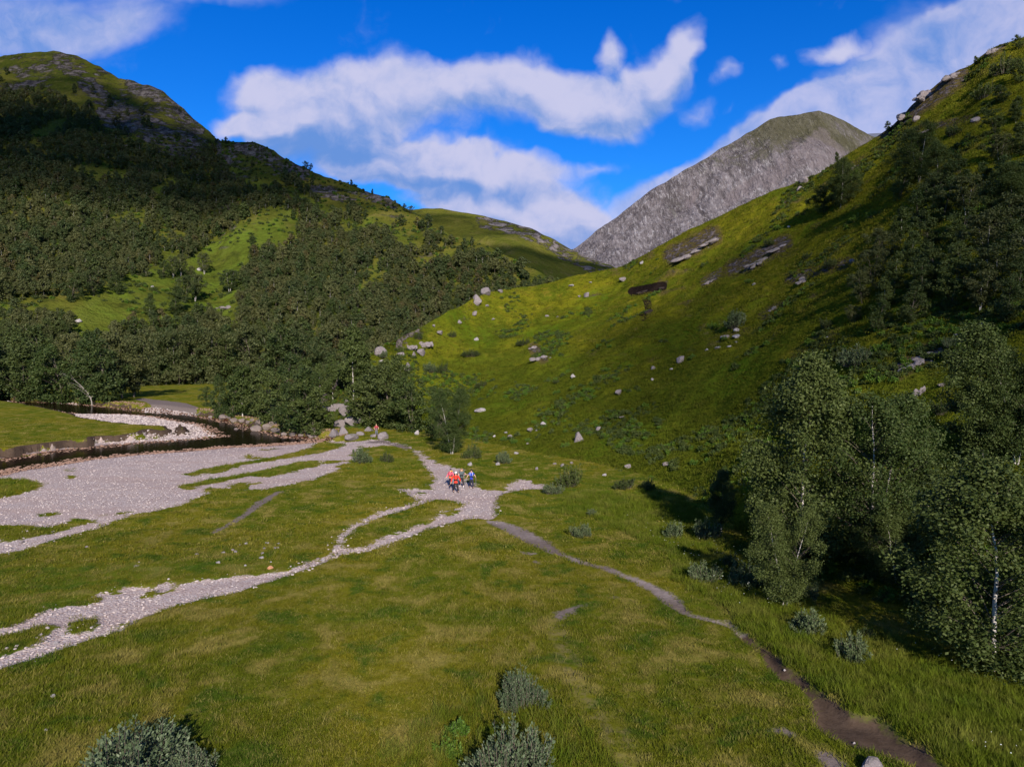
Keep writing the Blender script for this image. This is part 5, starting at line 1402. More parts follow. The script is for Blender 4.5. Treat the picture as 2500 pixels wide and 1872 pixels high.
wood = [(2240, 545, 470), (2300, 540, 440), (2360, 530, 430), (2420, 560, 450), (2480, 590, 470), (2200, 590, 510), (2270, 610, 520), (2340, 620, 510), (2410, 640, 520), (2470, 660, 540), (2160, 640, 560), (2225, 665, 570), (2290, 690, 590), (2360, 700, 590), (2430, 715, 600), (2490, 730, 620),
        (2130, 690, 610), (2185, 715, 620), (2250, 735, 630), (2320, 750, 640), (2390, 765, 660), (2460, 785, 680), (2105, 740, 665), (2160, 762, 680), (2220, 790, 700), (2140, 805, 735), (2520, 690, 560), (2540, 800, 680), (2085, 790, 745), (2400, 480, 400), (2350, 450, 380), (2470, 470, 380), (2440, 400, 330), (2495, 380, 300), (2280, 500, 420),
        (2480, 300, 240), (2450, 250, 205), (2495, 200, 140), (2540, 600, 480), (2540, 420, 330)]
for i, (u, v0, v1) in enumerate(wood):
    side = 'at the top' if v0 < 520 else 'in the upper half' if v0 < 620 else 'in the heart' if v0 < 720 else 'along the lower rim'
    lab = '%s birch %s of the shaded wood on the slope' % (['dark two-stemmed', 'bushy many-stemmed', 'brownish pale-barked', 'dense dark', 'spreading brownish', 'slender white-stemmed'][i % 6], side)
    tree_at(MIDT[[0, 5, 4, 1, 2, 3][i % 6]], u, v0, v1, lab, 'birch_tree', SW, where='slope', xy=1.15)

# ------------------------------------------------------------------ bushes
def bush(kind, u, v, w, hfrac, lab, group, name='bush', where='any', nominal_w=2.0, nominal_h=1.1):
    s = spot(u, v, where)
    if s is None: return
    P = s[0]; f = float(project(np.array(P))[2])
    sc = w * f / F / nominal_w
    e = plant(name, kind, ('stems', 'foliage'), P, sc, RNG.uniform(0, 6.28), lab, 'bush', group)
    e.scale = (sc, sc, sc * hfrac)
BG = 'grey-green bushes on the meadow'
bush(MYRTLE[0], 290, 1925, 400, .66, 'wide grey-green bush at the bottom edge of the meadow', BG)
bush(MYRTLE[2], 470, 1905, 190, .7, 'lower shoulder of grey-green bush beside the wide one', BG)
bush(MYRTLE[1], 1240, 1895, 260, .95, 'large domed grey-green bush in the tall brown grass', BG)
bush(MYRTLE[2], 1282, 1718, 140, 1.1, 'round grey-green bush standing alone on the meadow', BG)
bush(FERN[0], 1112, 1795, 85, 1.0, 'bright green fern beside the large domed bush', None, 'fern', nominal_w=1.4)
bush(FERN[1], 1098, 1835, 80, 1.0, 'second bright fern touching the large domed bush', None, 'fern', nominal_w=1.4)
BB = 'bushes beside the paths'
for (u, v, w, k, hf, lab) in [(1418, 1308, 60, 0, .9, 'small dark round bush on the grass beyond the fork'), (1445, 1258, 40, 0, .7, 'faint small bush above the dark round one'), (1387, 1186, 82, 1, 1.1, 'rounded green bush at the end of the gravel'), (1350, 1205, 60, 0, .8, 'low grey bush beside the rounded green one'), (1523, 1192, 66, 2, .7, 'dark low bush under the slope'),
                              (1153, 1118, 58, 1, 1.0, 'green bush right of the two-trunked birch'), (1228, 1130, 52, 0, 1.0, 'pale willow bush beside the rushes'), (882, 1130, 62, 0, 1.1, 'grey-green bush between shingle and path'), (946, 1128, 44, 2, 1.0, 'dark green bush beside the grey-green one'), (1580, 1195, 50, 2, .9, 'dark bush near the rim of the tree shadow')]:
    bush(WILLOW[k], u, v, w, hf, lab, BB, nominal_w=2.2)
BS = 'willow bushes along the stream'
for (u, v, w, k, hf, lab) in [(1645, 1312, 62, 0, 1.2, 'first grey willow of the stream side next to the white stone'), (1727, 1316, 76, 0, 1.2, 'second grey willow at the rim of the birch shadow'), (1719, 1420, 90, 0, 1.0, 'grey willow nearest the muddy path'), (1826, 1430, 105, 0, 1.1, 'broad grey willow in the tall grass'),
                              (1780, 1385, 60, 2, 1.0, 'dark willow between the grey ones'), (1935, 1420, 90, 1, 1.2, 'green willow under the nearest birch'), (1962, 1460, 80, 0, 1.0, 'grey willow at the edge of the deep shade'), (1975, 1545, 105, 0, 1.0, 'willow among the white flowers'), (2078, 1610, 100, 0, 1.2, 'bluish willow in the tall grass by the water'), (2120, 1560, 60, 2, .9, 'dark willow behind the bluish one')]:
    bush(WILLOW[k], u, v, w, hf, lab, BS, nominal_w=2.2)
BHL = 'bushes on the grassy hill'
for (u, v, w, k, hf, lab) in [(1797, 800, 66, 0, 1.2, 'grey willow above the stony streak'), (2089, 892, 100, 0, .9, 'wide pale willow below the shaded wood'), (2040, 880, 50, 2, .9, 'dark bush at the side of the wide pale willow'), (1278, 842, 40, 2, .7, 'dark bush above the striped outcrop'), (1149, 870, 50, 2, .6, 'dark patch of scrub below the edge stones'), (1104, 822, 26, 1, 1.0, 'small bush beside the broad flat boulder'),
                              (1050, 908, 40, 0, 1.1, 'willow bush of a pair above the dark clump'), (1079, 908, 36, 2, 1.1, 'dark bush of the pair above the clump'), (933, 872, 30, 0, 1.1, 'grey bush in front of the smooth pale boulder'), (1020, 828, 26, 2, 1.2, 'crooked bush on the dark crag'), (1970, 632, 30, 2, .9, 'dark scrub under the long rock ribbon'), (2030, 655, 52, 2, .9, 'dark scrub at the edge of the shaded wood'),
                              (1880, 600, 40, 1, .8, 'green scrub above the rock ribbon'), (2150, 805, 60, 1, .9, 'green scrub below the shaded wood'), (2020, 800, 50, 2, .8, 'dark scrub left below the shaded wood'), (1175, 945, 34, 2, .8, 'small dark scrub above the tilted slab'), (1360, 935, 26, 1, .6, 'tiny scrub in the middle of the slope'),
                              (2330, 850, 60, 0, .9, 'grey willow on the bank above the tall birch'), (2300, 1010, 70, 2, .8, 'dark scrub in the birch shade'), (2400, 240, 60, 1, 1.0, 'green scrub on the high skyline'), (2450, 180, 70, 2, 1.0, 'dark scrub on the high skyline'), (2330, 330, 50, 1, .9, 'green scrub on the high slope')]:
    bush(WILLOW[k], u, v, w, hf, lab, BHL, nominal_w=2.2)
for i, (u, v, w) in enumerate([(1230, 1075, 24), (1255, 1080, 26), (1290, 1078, 22), (1380, 1090, 30), (1345, 1125, 26), (1440, 1060, 24), (1500, 1020, 30), (1360, 960, 24), (1400, 950, 22), (1480, 905, 26), (1690, 875, 26), (1745, 800, 34), (1770, 830, 24), (1830, 690, 26), (2090, 540, 40), (2130, 530, 40), (1900, 560, 26), (960, 905, 40), (1000, 900, 30), (900, 895, 30), (1040, 930, 34), (880, 1015, 30), (930, 1045, 26)]):
    lab = 'clump of bright bracken on the grassy hill' if u > 1100 else 'clump of bright bracken at the nose of the spur'
    bush(FERN[i % 2], u, v, w, 1.0, lab, 'bracken clumps', 'bracken', 'slope', nominal_w=1.4)
# ------------------------------------------------------------------ the wood on the left hillside
UPPER = [(-1400, 200), (-400, 190), (-200, 200), (0, 230), (120, 230), (230, 290), (300, 360), (420, 390), (520, 370), (560, 440), (640, 460), (700, 430), (760, 470), (800, 530), (880, 520), (940, 560), (1000, 600), (1060, 640), (1030, 560), (1100, 600), (1200, 640), (1330, 700), (1500, 740), (1900, 820),
         (1900, 1100), (-1400, 1100)]
tri_rng = np.random.default_rng(77)
def sample_grid(X, Y, Z, n, rng):
    """points spread evenly over a lofted surface"""
    P = np.stack([X, Y, Z], -1)
    a = np.linalg.norm(np.cross(P[1:, :-1] - P[:-1, :-1], P[:-1, 1:] - P[:-1, :-1]), axis=-1)
    p = a.ravel() / a.sum()
    k = rng.choice(len(p), n, p=p)
    i, j = np.divmod(k, a.shape[1])
    u, v = rng.random((n, 1)), rng.random((n, 1))
    return (P[i, j] * (1 - u) + P[i + 1, j] * u) * (1 - v) + (P[i, j + 1] * (1 - u) + P[i + 1, j + 1] * u) * v

hp = sample_grid(LX[:250, 60:], LY[:250, 60:], LZ[:250, 60:], 90000, tri_rng)
hu, hv, hd = project(hp)
keep = in_poly_px(hu, hv, UPPER) & (hu > -500) & (hu < 1480)
clear_sd = sd_poly(hu, hv, CLEAR)
clump_n = fbm(hp[:, 0] / 26, hp[:, 1] / 26, octv=3, seed=71)
keep &= clear_sd > clump_n * 34 - 4
keep &= clump_n > -0.50 + 0.22 * (hv < 470) + 0.12 * ((hu > 560) & (hv < 640))
for rb in RIBS: keep &= sd_line(hu, hv, rb, [13] * len(rb)) > clump_n * 8
# a few stragglers in the clearing and on the upper slopes
strag = (in_poly_px(hu, hv, [(-300, 150), (0, 150), (240, 230), (480, 330), (700, 420), (960, 510), (1300, 670), (1300, 900), (-300, 900)])) & (tri_rng.random(len(hp)) < 0.006 + 0.02 * ((hu < 300) & (hv > 215) & (hv < 380))) & (clear_sd > 0)
keep |= strag
cand = hp[keep]
# keep a minimum distance
def thin(P, d):
    out, cells = [], {}
    for i, (x, y, z) in enumerate(P):
        c = (int(x // d), int(y // d), int(z // d)); ok = True
        for a in (-1, 0, 1):
            for b in (-1, 0, 1):
                for e in (-1, 0, 1):
                    for q_ in cells.get((c[0] + a, c[1] + b, c[2] + e), ()):
                        if (q_[0] - x) ** 2 + (q_[1] - y) ** 2 + (q_[2] - z) ** 2 < d * d: ok = False; break
                    if not ok: break
                if not ok: break
            if not ok: break
        if ok:
            out.append(i); cells.setdefault(c, []).append((x, y, z))
    return np.array(out)
cand = cand[thin(cand, 3.35)]
size = (0.46 + 0.66 * tri_rng.random(len(cand)) ** 1.1) * (1.0 - 0.22 * np.clip((project(cand)[2] - 420) / 200, 0, 1))
size = size * np.where(tri_rng.random(len(cand)) < 0.08, 1.4, 1.0)
kindx = tri_rng.choice(6, len(cand), p=[.26, .22, .2, .14, .12, .06])
yawx = tri_rng.uniform(0, 6.28, len(cand))
cu, cvv, cd = project(cand)
# the largest ones in view become trees of their own
n_single = 175
show = []
order = np.argsort(-(size * 8.0 / cd) * ((cu > 0) & (cu < 1350)))
for i in order:
    top = Vector(cand[i]) + Vector((0, 0, 6.0 * size[i]))
    d = top - CAMV; L = d.length; d.normalize()
    if slope_b.ray_cast(CAMV, d, L - 3)[0] is not None: continue
    if hill_b.ray_cast(CAMV, d, L - 6)[0] is not None: continue
    show.append(i)
    if len(show) >= n_single: break
single = np.zeros(len(cand), bool); single[show] = True
TONE = ['grey-green', 'slender grey-green', 'broad grey-green', 'thin pale-stemmed', 'dark green', 'brownish']
for i in show:
    u, v = cu[i], cvv[i]
    zone = ('at the foot of the wood left of the clearing' if u < 300 and v > 640 else 'inside the dense wood above the clearing' if u < 620 and v <= 700 else 'beside the open grass of the clearing' if u < 620 else
            'at the foot of the wood behind the river bend' if v > 760 else 'in the wood between clearing and spur' if u < 900 else 'in the wood behind the edge of the spur')
    lab = '%s tree %s' % (TONE[kindx[i]], zone)
    plant('woodland_tree', FART[kindx[i]], ('trunk', 'crown'), cand[i] - np.array([0, 0, 0.2]), size[i], yawx[i], lab, 'tree', '%s trees %s' % (TONE[kindx[i]], zone))
WOODPROTO = []
for tr, cr_ in FART:
    a = Acc()
    me = bpy.data.meshes.new(tr.name + '_whole')
    bm = bmesh.new(); bm.from_mesh(tr)
    nt_ = len(bm.faces)
    bm.from_mesh(cr_)
    bm.to_mesh(me); bm.free()
    me.materials.append(tr.materials[0]); me.materials.append(cr_.materials[0])
    mi = np.ones(len(me.polygons), np.int32); mi[:nt_] = 0
    me.polygons.foreach_set('material_index', mi)
    WOODPROTO.append(me)
rest_ = ~single
nr_ = int(rest_.sum())
scatter('hillside_wood', cand[rest_] - np.array([0, 0, 0.2]), np.column_stack([np.zeros(nr_), np.zeros(nr_), yawx[rest_]]), np.repeat(size[rest_][:, None], 3, 1), kindx[rest_], WOODPROTO, 'grey-green birch wood covering the far hillside')

# bracken and low scrub that fills the clearing edges and the wood floor
def low_scrub(name, P, smin, smax, protos, rng, label):
    n = len(P)
    scatter(name, P, np.column_stack([np.zeros(n), np.zeros(n), rng.uniform(0, 6.28, n)]), np.repeat(rng.uniform(smin, smax, n)[:, None], 3, 1), rng.integers(0, len(protos), n), protos, label)
LOWF = [shrub_meshes('bracken', 198 + i, 0.5, 1.2, 22, 330, 0.13, mt, 0.3)[1] for i, mt in enumerate((M['bright_leaf'], M['birch_leaf'], M['birch_leaf']))]
bp_ = sample_grid(RX[:NT, :430], RY[:NT, :430], RZ[:NT, :430], 26000, tri_rng)
bu, bv, bd = project(bp_)
bn = fbm(bp_[:, 0] / 7, bp_[:, 1] / 7, octv=4, seed=88) + 0.25 * sstep(bv, 700, 950) + 0.3 * ((bu < 1130) & (bv > 850)) + 0.22 * sstep(bu, 1850, 2150)
ok_ = (bu > 700) & (bu < 2560) & (bv > -20) & (bn > 0.36) & (tri_rng.random(len(bp_)) < np.clip((bn - .2) * 2.5, 0, 1)) & (bv < 1250 + (bu > 1700) * 400)
low_scrub('hillside_bracken', bp_[ok_], 0.35, 0.95, LOWF, tri_rng, 'bracken and heather growing over the grassy hill')
hp2 = sample_grid(LX[:250, 60:], LY[:250, 60:], LZ[:250, 60:], 22000, tri_rng)
h2u, h2v, h2d = project(hp2)
n2_ = fbm(hp2[:, 0] / 30, hp2[:, 1] / 30, octv=4, seed=89)
ok_ = (h2u > -60) & (h2u < 1400) & (h2v > 330) & ((n2_ > 0.05) | (sd_poly(h2u, h2v, CLEAR) > 0)) & (tri_rng.random(len(hp2)) < 0.55)
low_scrub('hillside_scrub', hp2[ok_], 1.2, 3.2, LOWF, tri_rng, 'low scrub and bracken between the trees')

# ------------------------------------------------------------------ grass: blades in tufts
def tuft_mesh(name, seed, n, h, spread, mat, w=0.012, lean=0.5):
    r = np.random.default_rng(seed)
    V, Fc = [], []
    for i in range(n):
        a = r.uniform(0, 6.28); rr = spread * math.sqrt(r.random())
        b = np.array([math.cos(a) * rr, math.sin(a) * rr, -0.03])
        hh = h * r.uniform(0.55, 1.15)
        la = r.uniform(0, 6.28); ln = lean * hh * r.uniform(0.2, 1.0)
        d = np.array([math.cos(la) * ln, math.sin(la) * ln, hh])
        mid = b + d * 0.55 + np.array([0, 0, 0.12 * hh])
        t = b + d
        s = np.array([-math.sin(la + r.uniform(-1, 1)), math.cos(la + r.uniform(-1, 1)), 0]) * w * r.uniform(.7, 1.3)
        k = len(V)
        V += [b - s, b + s, mid + s * .8, mid - s * .8, t + s * 0.15, t - s * 0.15]
        Fc += [(k, k + 1, k + 2, k + 3), (k + 3, k + 2, k + 4, k + 5)]
    return new_mesh(name, np.array(V), np.array(Fc), True, [mat])
SHORT = [tuft_mesh('short_tuft', 400 + i, 26, 0.045 + .022 * i, 0.22, M['grass'], 0.007, 1.3) for i in range(4)]
TALL = [tuft_mesh('tall_tuft', 410 + i, 44, 0.16 + .065 * i, 0.22, M['rush'], 0.005, 0.9) for i in range(4)]
COARSE = [tuft_mesh('coarse_tuft', 420 + i, 18, 0.07 + .03 * i, 0.45, M['grass'], 0.016, 1.3) for i in range(3)]
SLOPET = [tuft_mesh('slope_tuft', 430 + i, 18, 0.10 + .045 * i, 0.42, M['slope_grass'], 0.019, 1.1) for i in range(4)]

gr = np.random.default_rng(5)
def floor_z(x, y):
    """bilinear look-up in the valley floor grid"""
    fi = np.log(y / 9.0) / math.log(400.0 / 9.0) * (NR - 1)
    i = np.clip(fi.astype(int), 0, NR - 2); a = fi - i
    fj = (x / (y + 6.0) + 1.02) / 2.04 * (NC - 1)
    j = np.clip(fj.astype(int), 0, NC - 2); b = fj - j
    Z = gz.reshape(NR, NC)
    return (Z[i, j] * (1 - a) + Z[i + 1, j] * a) * (1 - b) + (Z[i, j + 1] * (1 - a) + Z[i + 1, j + 1] * a) * b
def grid_val(field, x, y):
    fi = np.log(y / 9.0) / math.log(400.0 / 9.0) * (NR - 1)
    i = np.clip(np.rint(fi).astype(int), 0, NR - 1)
    j = np.clip(np.rint((x / (y + 6.0) + 1.02) / 2.04 * (NC - 1)).astype(int), 0, NC - 1)
    return field.reshape(NR, NC)[i, j]
# world height of the grassy hill over x, y, to leave out blades that would be inside it
def floor_points(n, y0, y1, power):
    y = (y0 ** power + (y1 ** power - y0 ** power) * gr.random(n)) ** (1 / power)
    x = gr.uniform(-0.80, 0.80, n) * (y + 2.0)
    ok = (grid_val(gravel, x, y) > 0.12) & (grid_val(mudsd, x, y) > 0.10) & (grid_val(FF['water'], x, y) > 0.5)
    ok &= (grid_val(dry, x, y) < 0.5) | (gr.random(n) < 0.25)
    x, y = x[ok], y[ok]
    return x, y, floor_z(x, y)
def put_tufts(name, x, y, z, protos, smin, smax, label, ysq=1.0):
    n = len(x)
    s = gr.uniform(smin, smax, n)
    patch = 0.75 + 0.6 * np.clip(fbm(x / 5.0, y / 5.0, octv=3, seed=91) + 0.2, -0.4, 0.8)
    sc = np.column_stack([s, s, s * patch])
    scatter(name, np.column_stack([x, y, z]), np.column_stack([gr.normal(0, .12, n), gr.normal(0, .12, n), gr.uniform(0, 6.28, n)]), sc, gr.integers(0, len(protos), n), protos, label)
x, y, z = floor_points(75000, 13.5, 48, 0.7)
put_tufts('meadow_grass', x, y, z, SHORT, 0.8, 1.7, 'short green and straw coloured meadow grass')
x, y, z = floor_points(42000, 40, 130, 0.6)
put_tufts('meadow_grass', x, y, z, COARSE, 0.8, 1.5, 'meadow grass farther up the valley')
# tall grass: beside the stream, round the foot bushes and in the brown patch around the big bush
x, y, z = floor_points(90000, 14, 80, 0.8)
U, V_, _ = project(np.column_stack([x, y, z]))
TG = [k9(*p) for p in [(360, 735), (450, 790), (760, 1050), (950, 1180), (1180, 1320), (1350, 1360), (1750, 1640), (2600, 1900), (2600, 900), (1900, 1000), (1500, 900), (1150, 850), (900, 640), (640, 420), (400, 260), (150, 60), (-400, 0), (-560, 40), (-600, 160), (-250, 260), (0, 400), (160, 560)]]
sdT = sd_poly(U, V_, TG)
nz_ = fbm(x / 3.0, y / 3.0, octv=3, seed=93)
tallm = (sdT < -8 + 30 * nz_)
tuftpatch = (sd_poly(U, V_, [(1020, 1740), (1120, 1700), (1300, 1720), (1420, 1790), (1500, 1900), (960, 1900), (900, 1840)]) < 40 * nz_) & (gr.random(len(x)) < 0.3)
stripm = np.zeros(len(x), bool)
for s_ in STRIPS[:3]: stripm |= sd_poly(x, y, s_) < -0.3
innergrass = sd_poly(U, V_, [k5(*p) for p in [(120, 1300), (180, 1200), (420, 1190), (560, 1270), (590, 1330), (400, 1340), (200, 1360)]]) < 0
sel = tallm | tuftpatch | ((stripm | innergrass) & (gr.random(len(x)) < 0.8))
x, y, z = x[sel], y[sel], z[sel]
n = len(x)
s = gr.uniform(0.7, 1.35, n) * np.where(y > 60, 0.85, 1.0)
scatter('tall_grass', np.column_stack([x, y, z]), np.column_stack([gr.normal(0, .1, n), gr.normal(0, .1, n), gr.uniform(0, 6.28, n)]), np.column_stack([s, s, s]), gr.integers(0, 4, n), TALL, 'tall lush grass and rushes beside the stream')
# grass on the spur
sp = sample_grid(RX[:NT, :430], RY[:NT, :430], RZ[:NT, :430], 70000, gr)
su, sv, sd_ = project(sp)
ok = (su > -60) & (su < 2560) & (sv > -40) & (sv < 1900)
ok &= gr.random(len(sp)) < np.clip(60.0 / sd_, 0.25, 1.0) * 1.3
rk = np.zeros(len(sp))
for pts, w in (([(1640, 625), (1740, 575)], 16), ([(1790, 655), (1915, 592)], 14), ([(2160, 320), (2345, 185)], 20), ([(1530, 712), (1625, 695)], 12), ([(2190, 905), (2290, 850)], 14)):
    rk = np.maximum(rk, sd_line(su, sv, pts, [w] * 2) < 0)
ok &= rk < 0.5
sp = sp[ok]; n = len(sp)
s = gr.uniform(0.8, 1.6, n)
pat = 0.7 + 0.7 * np.clip(fbm(sp[:, 0] / 4, sp[:, 1] / 4, octv=3, seed=95) + 0.2, -0.4, 0.9)
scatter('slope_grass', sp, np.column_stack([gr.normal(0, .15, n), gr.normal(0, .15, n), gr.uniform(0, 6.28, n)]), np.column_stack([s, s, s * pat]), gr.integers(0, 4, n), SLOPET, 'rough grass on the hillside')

# ------------------------------------------------------------------ loose stones on the shingle and the paths
PEB = [rock_mesh('pebble', 500 + i, M['pebble'], 1, 4, 0.2, 0.6) for i in range(4)]
REDP = [rock_mesh('cobble', 510 + i, M['red_pebble'], 1, 4, 0.2, 0.6) for i in range(3)]
def stones(n, y0, y1, test, smin, smax, protos, name, label, power=0.6, sink=0.2):
    y = (y0 ** power + (y1 ** power - y0 ** power) * gr.random(n)) ** (1 / power)
    x = gr.uniform(-0.80, 0.75, n) * (y + 2.0)
    ok = test(x, y); x, y = x[ok], y[ok]; m = len(x)
    s = smin + (smax - smin) * gr.random(m) ** 2.5
    scatter(name, np.column_stack([x, y, floor_z(x, y) + s * sink]), gr.uniform(-3, 3, (m, 3)) * np.array([.1, .1, 1]), np.column_stack([s, s * gr.uniform(.6, 1, m), s * .8]), gr.integers(0, len(protos), m), protos, label)
ew = lambda x, y: grid_val(gravel, x, y)
stones(70000, 22, 130, lambda x, y: (ew(x, y) < -0.1) & (grid_val(FF['water'], x, y) > 2.2) & (grid_val(wet, x, y) < .2), 0.025, 0.10, PEB, 'gravel_stones', 'loose grey and pinkish stones on shingle and path')
stones(150000, 60, 190, lambda x, y: (grid_val(wet, x, y) > 0.30) & (grid_val(FF['water'], x, y) > -3.2) & (grid_val(mudsd, x, y) > 0), 0.06, 0.24, REDP, 'river_cobbles', 'iron-stained cobbles along the water', 0.8)
stones(9000, 24, 62, lambda x, y: (np.abs(ew(x, y)) < 0.45) & (grid_val(FF['water'], x, y) > 3), 0.03, 0.12, PEB, 'path_edge_stones', 'stones strewn along the path edges')
stones(90000, 100, 190, lambda x, y: (grid_val(np.minimum(FF['spit'], FF['bar']), x, y) < 0) , 0.08, 0.24, PEB, 'spit_stones', 'pale stones on the island spit', 0.8)

# white and yellow flower heads in the tall grass
fl = bpy.data.meshes.new('flower')
bm = bmesh.new(); bmesh.ops.create_icosphere(bm, subdivisions=1, radius=0.5); bm.to_mesh(fl); bm.free()
fl.materials.append(flat_mat('petal_white', (0.75, 0.75, 0.70), 0.7, 0.05))
x, y, z = floor_points(16000, 17, 50, 0.8)
U, V_, _ = project(np.column_stack([x, y, z]))
sel = (sd_poly(U, V_, TG) < -25) & (fbm(x / 4, y / 4, octv=2, seed=97) > 0.12)
x, y, z = x[sel][:150], y[sel][:150], z[sel][:150]; n = len(x)
s = gr.uniform(0.02, 0.045, n)
scatter('meadow_flowers', np.column_stack([x, y, z + gr.uniform(.35, .6, n)]), np.zeros((n, 3)), np.column_stack([s, s, s * .5]), np.zeros(n, int), [fl], 'white flower heads in the tall grass')
# ------------------------------------------------------------------ people
def skin_mesh(name, joints, edges, mat, sub=1, root=0):
    """joints: (x, y, z, radius_x, radius_y)"""
    me = bpy.data.meshes.new(name)
    me.from_pydata([j[:3] for j in joints], edges, [])
    o = bpy.data.objects.new(name, me); COL.objects.link(o)
    md = o.modifiers.new('skin', 'SKIN'); md.use_smooth_shade = True
    sv = me.skin_vertices[0].data
    for i, j in enumerate(joints):
        sv[i].radius = (j[3], j[4] if len(j) > 4 else j[3]); sv[i].use_root = (i == root)
    ss = o.modifiers.new('sub', 'SUBSURF'); ss.levels = sub; ss.render_levels = sub
    dg = bpy.context.evaluated_depsgraph_get()
    out = bpy.data.meshes.new_from_object(o.evaluated_get(dg))
    bpy.data.objects.remove(o); bpy.data.meshes.remove(me)
    out.name = name
    out.materials.clear(); out.materials.append(mat)
    out.polygons.foreach_set('use_smooth', [True] * len(out.polygons))
    return out

def ellip(name, c, r, mat, seg=(14, 10), zmin=None, ymax=None):
    bm = bmesh.new()
    bmesh.ops.create_uvsphere(bm, u_segments=seg[0], v_segments=seg[1], radius=1.0)
    kill = []
    for v in bm.verts:
        v.co = Vector((c[0] + v.co.x * r[0], c[1] + v.co.y * r[1], c[2] + v.co.z * r[2]))
        if zmin is not None and v.co.z < zmin: v.co.z = zmin
    me = bpy.data.meshes.new(name); bm.to_mesh(me); bm.free()
    me.materials.append(mat); me.polygons.foreach_set('use_smooth', [True] * len(me.polygons))
    return me

SKIN = flat_mat('skin', (0.52, 0.30, 0.21), 0.6, 0.08)
FAB = lambda nm, c: flat_mat('fabric_' + nm, c, 0.85, 0.18, 30.0)
PG = 'hikers on the gravel path'

def person(P, H, yaw, lab, top, top_len, legs, shoes, hair, hat=None, brim=False, arms=None, stride=0.18, stance=0.11, sleeves='long', second=None, group=PG, longhair=False, glasses=False):
    """a standing or walking figure facing -Y before yaw; arms: per side (elbow offset, hand offset) from the shoulder"""
    k = H / 1.75
    e = bpy.data.objects.new('person', None); COL.objects.link(e)
    e.location = P; e.rotation_euler = (0, 0, yaw); e.scale = (k, k, k); e.empty_display_size = .2
    e['label'] = lab; e['category'] = 'person'
    if group: e['group'] = group
    hip, kn, an = 0.92, 0.50, 0.09
    arms = arms or {1: ((.07, -.02, -.29), (.10, -.16, -.50)), -1: ((-.07, .04, -.29), (-.09, -.10, -.52))}
    J = [(0, 0, .96, .145, .105), (0, -.005, 1.14, .135, .10), (0, 0, 1.32, .155, .11), (0, .005, 1.45, .10, .075), (0, -.01, 1.53, .052, .055), (0, -.025, 1.60, .075, .085), (0, -.02, 1.69, .078, .092)]
    E = [(0, 1), (1, 2), (2, 3), (3, 4), (4, 5), (5, 6)]
    J.append((0, -.125, 1.615, .014, .016)); E.append((5, 7))           # nose
    L = {}
    for s in (1, -1):
        yk = -stride * s
        a = len(J)
        J += [(s * .095, 0, hip - .06, .088, .09), (s * (.10 + stance * .4), yk * .45 - .03, kn, .060, .062), (s * (.10 + stance * .8), yk * .7 + .02, .30, .056, .06), (s * (.10 + stance), yk + .03, an, .038, .042), (s * (.11 + stance), yk - .13, .045, .040, .03)]
        E += [(0, a), (a, a + 1), (a + 1, a + 2), (a + 2, a + 3), (a + 3, a + 4)]
        L[s] = J[a:a + 5]
        b = len(J)
        sh = np.array([s * .185, 0, 1.42]); el = sh + np.array(arms[s][0]); ha = sh + np.array(arms[s][1])
        d = unit(ha - el)
        J += [(*sh, .062, .062), (*el, .044, .044), (*ha, .028, .030), (*(ha + d * .065), .034, .020)]
        E += [(2, b), (b, b + 1), (b + 1, b + 2), (b + 2, b + 3)]
        side = unit(np.cross(d, np.array([0.2, 1, 0.1]))); pn = unit(np.cross(d, side))
        for q_, (o_, ln) in enumerate(((-.030, .070), (-.010, .080), (.011, .076), (.030, .060))):
            f0 = ha + d * .095 + side * o_; f1 = f0 + d * ln * .55 + pn * .012; f2 = f1 + d * ln * .3 + pn * .035
            c = len(J)
            J += [(*f0, .010, .010), (*f1, .009, .009), (*f2, .007, .007)]
            E += [(b + 3, c), (c, c + 1), (c + 1, c + 2)]
        c = len(J)
        t0 = ha + d * .05 + side * s * .04; t1 = t0 + d * .035 + side * s * .022 + pn * .02
        J += [(*t0, .011, .011), (*t1, .009, .009)]
        E += [(b + 2, c), (c, c + 1)]
        L['arm', s] = (sh, el, ha, d)
    link('body', skin_mesh('body', J, E, SKIN, 1), e)
    # upper garment
    g = .022
    z0 = top_len
    TJ = [(0, 0, z0, .195, .155), (0, -.005, 1.14, .172, .135), (0, 0, 1.32, .182, .138), (0, .005, 1.45, .115, .09), (0, 0, 1.50, .075, .07), (0, 0, z0 - .09, .20, .16)]
    TE = [(0, 1), (1, 2), (2, 3), (3, 4), (0, 5)]
    for s in (1, -1):
        sh, el, ha, d = L['arm', s]
        b = len(TJ)
        if sleeves == 'long':
            TJ += [(*sh, .080, .080), (*el, .064, .064), (*(ha - d * .02), .048, .048)]
            TE += [(2, b), (b, b + 1), (b + 1, b + 2)]
        else:
            m_ = sh + (el - sh) * .55
            TJ += [(*sh, .080, .080), (*m_, .070, .070)]
            TE += [(2, b), (b, b + 1)]
    link('jacket' if sleeves == 'long' else 'shirt', skin_mesh('top', TJ, TE, top, 1, 1), e)
    if second is not None:
        link('jacket_panel', skin_mesh('panel', [(0, -.012, z0 - .05, .208, .17), (0, -.012, z0 + .06, .20, .162), (0, -.012, 1.14, .180, .148)], [(0, 1), (1, 2)], second, 1), e)
    # trousers
    BJ = [(0, 0, 1.02, .17, .135), (0, 0, .90, .172, .138), (0, 0, 1.10, .165, .13)]
    BE = [(0, 1), (0, 2)]
    for s in (1, -1):
        a = len(BJ)
        q_ = L[s]
        BJ += [(q_[0][0], q_[0][1], q_[0][2] - .08, .112, .112), (*q_[1][:3], .088, .088), (*q_[2][:3], .080, .082), (q_[3][0], q_[3][1], .14, .070, .075)]
        BE += [(1, a), (a, a + 1), (a + 1, a + 2), (a + 2, a + 3)]
    link('trousers', skin_mesh('trousers', BJ, BE, legs, 1), e)
